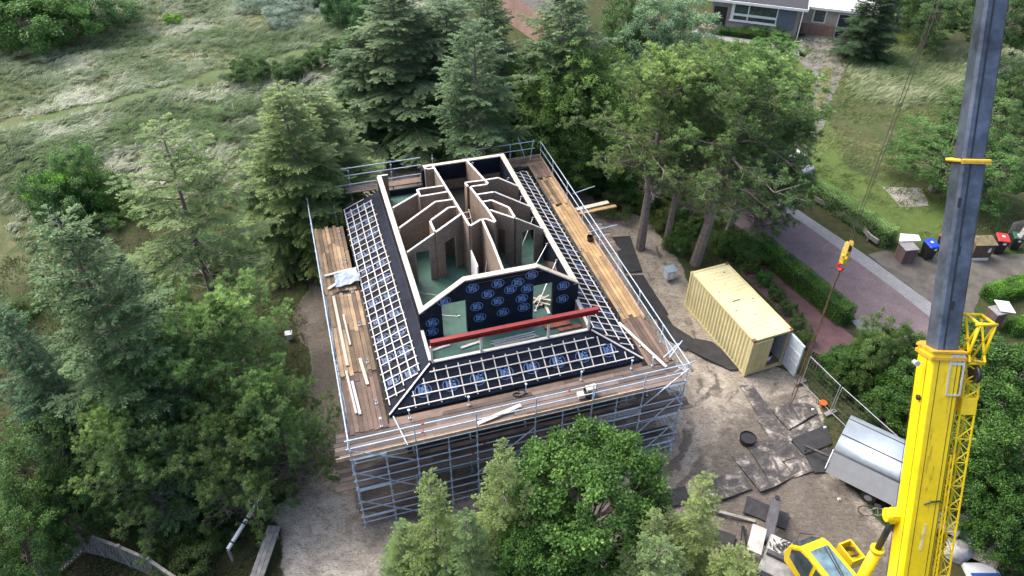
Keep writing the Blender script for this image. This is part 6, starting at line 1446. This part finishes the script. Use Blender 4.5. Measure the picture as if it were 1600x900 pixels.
# ================================================================ LEFT FOREGROUND
p0=at(356,858,.9); p1=at(404,782,1.5); e=empty('striped_barrier_pole',(p0[0],p0[1],0),0,'white barrier pole with red tip and black bands among the low conifers','pole')
m=MB(); m.beam(p0,p1,.12,.12); m.build('pole',WHITE,e,world=True)
dv=(p1-p0)
for a,b,mt in ((.97,1.02,RED_),(.50,.53,BLACK),(.60,.64,BLACK),(.80,.83,BLACK),(.12,.15,BLACK)): m=MB(); m.beam(p0+dv*a,p0+dv*b,.126,.126); m.build('band',mt,e,world=True)
for p_,h_ in ((p0,.84),(p1,1.43)): m=MB(); m.beam((p_[0],p_[1],0),(p_[0],p_[1],h_),.1,.1); m.build('stake',GREYWOOD,e,world=True)
b0=at(429,822,.5); b1=at(400,905,.5); e=empty('plank_bench',(b0[0],b0[1],0),0,'long weathered plank bench beside the sand at the bottom','bench'); dv=(b1-b0)*1.2; pr=np.array([dv[1],-dv[0],0]);pr/=np.linalg.norm(pr)
m=MB()
for k in (-.19,0,.19): m.beam(b0+pr*k,b0+dv+pr*k,.175,.06)
m.build('seat',GREYWOOD,e,world=True)
for f_ in (.1,.8): m=MB(); c_=b0+dv*f_; m.beam(c_+pr*.2-[0,0,.26],c_-pr*.2-[0,0,.26],.1,.44); m.build('support',GREYWOOD,e,world=True)
# lattice fence, curved
pts=[at(x,y,0)[:2] for x,y in [(70,935),(95,895),(130,862),(165,870),(205,885),(250,905),(300,940)]]
labs=['weathered lattice fence section at the left end of the bottom fence','weathered lattice section climbing to the fence corner post','weathered lattice section right of the corner post','middle weathered lattice section above the bottom edge','weathered lattice section running out of the bottom edge','last weathered lattice section beyond the bottom edge']
for i,(a,b) in enumerate(zip(pts[:-1],pts[1:])):
    L=np.linalg.norm(b-a); e=empty('lattice_fence_panel',(a[0],a[1],0),math.atan2(b[1]-a[1],b[0]-a[0]),labs[i],'fence panel','curved lattice fence'); H_=1.5
    m=MB(); 
    x=0.
    while x<L:
        m.beam((x,0,.1),(min(L,x+.45),.01,H_-.03),.06,.012,up=(0,1,0)); m.beam((min(L,x+.45),-.015,.1),(x,-.015,H_-.03),.06,.012,up=(0,1,0)); x+=.16
    m.build('lattice',GREYWOOD,e)
    m=MB(); m.beam((0,0,H_),(L,0,H_),.12,.06); m.beam((0,0,.08),(L,0,.08),.06,.06); m.build('rail',GREYWOOD,e)
    m=MB(); m.box(-.05,.05,-.05,.05,0,H_+.15); m.build('post',GREYWOOD,e)
def signpost(px,py,h_,s,rz,label,mt,tilt=0):
    p=at(px,py,h_); e=empty('stake_sign',(p[0],p[1],0),rz,label,'sign'); m=MB(); m.tube((0,0,0),(0,0,h_+s),.02,6); m.build('stake',GALV,e)
    m=MB(); m.extr([(-s,-.04,h_-s*.7),(s,-.04,h_-s*.7),(s,-.04-tilt,h_+s*.7),(-s,-.04-tilt,h_+s*.7)],(0,-.02,0)); m.build('plate',mt,e)
signpost(375,470,1.2,.22,R(20),'small white sign on a stake under the left spruce',WHITE,.1)
p=at(453,530,0); e=empty('white_meter_box',(p[0],p[1],0),R(12),'small white box with slanted lid beside the trench','box'); m=MB(); m.box(-.15,.15,-.12,.12,.05,.42); m.build('body',WHITE,e,bevel=.01); m=MB(); m.extr([(-.2,-.16,.44),(.2,-.16,.44),(.2,.16,.5),(-.2,.16,.5)],(0,0,.02)); m.build('lid',mat('pale_lid',(.55,.6,.62),.5,.1),e); m=MB(); m.tube((.12,.05,0),(.14,.05,.95),.02,5); m.build('stake',GREYWOOD,e)
for i,(x,y,l) in enumerate([(44,497,'left of two thin white marker stakes at the dune foot'),(57,500,'right of two thin white marker stakes at the dune foot'),(367,180,'lone thin white marker stake in the straw coloured dune slope'),(17,240,'thin green marker stake at the left edge of the dune')]):
    yy=y if y<300 else y-205; p=atg(x,yy); m=MB(); m.tube((p[0],p[1],p[2]),(p[0],p[1],p[2]+1.0),.03,6); tag(m.build('marker_stake',WHITE if i<3 else GREENF),l,'stake')
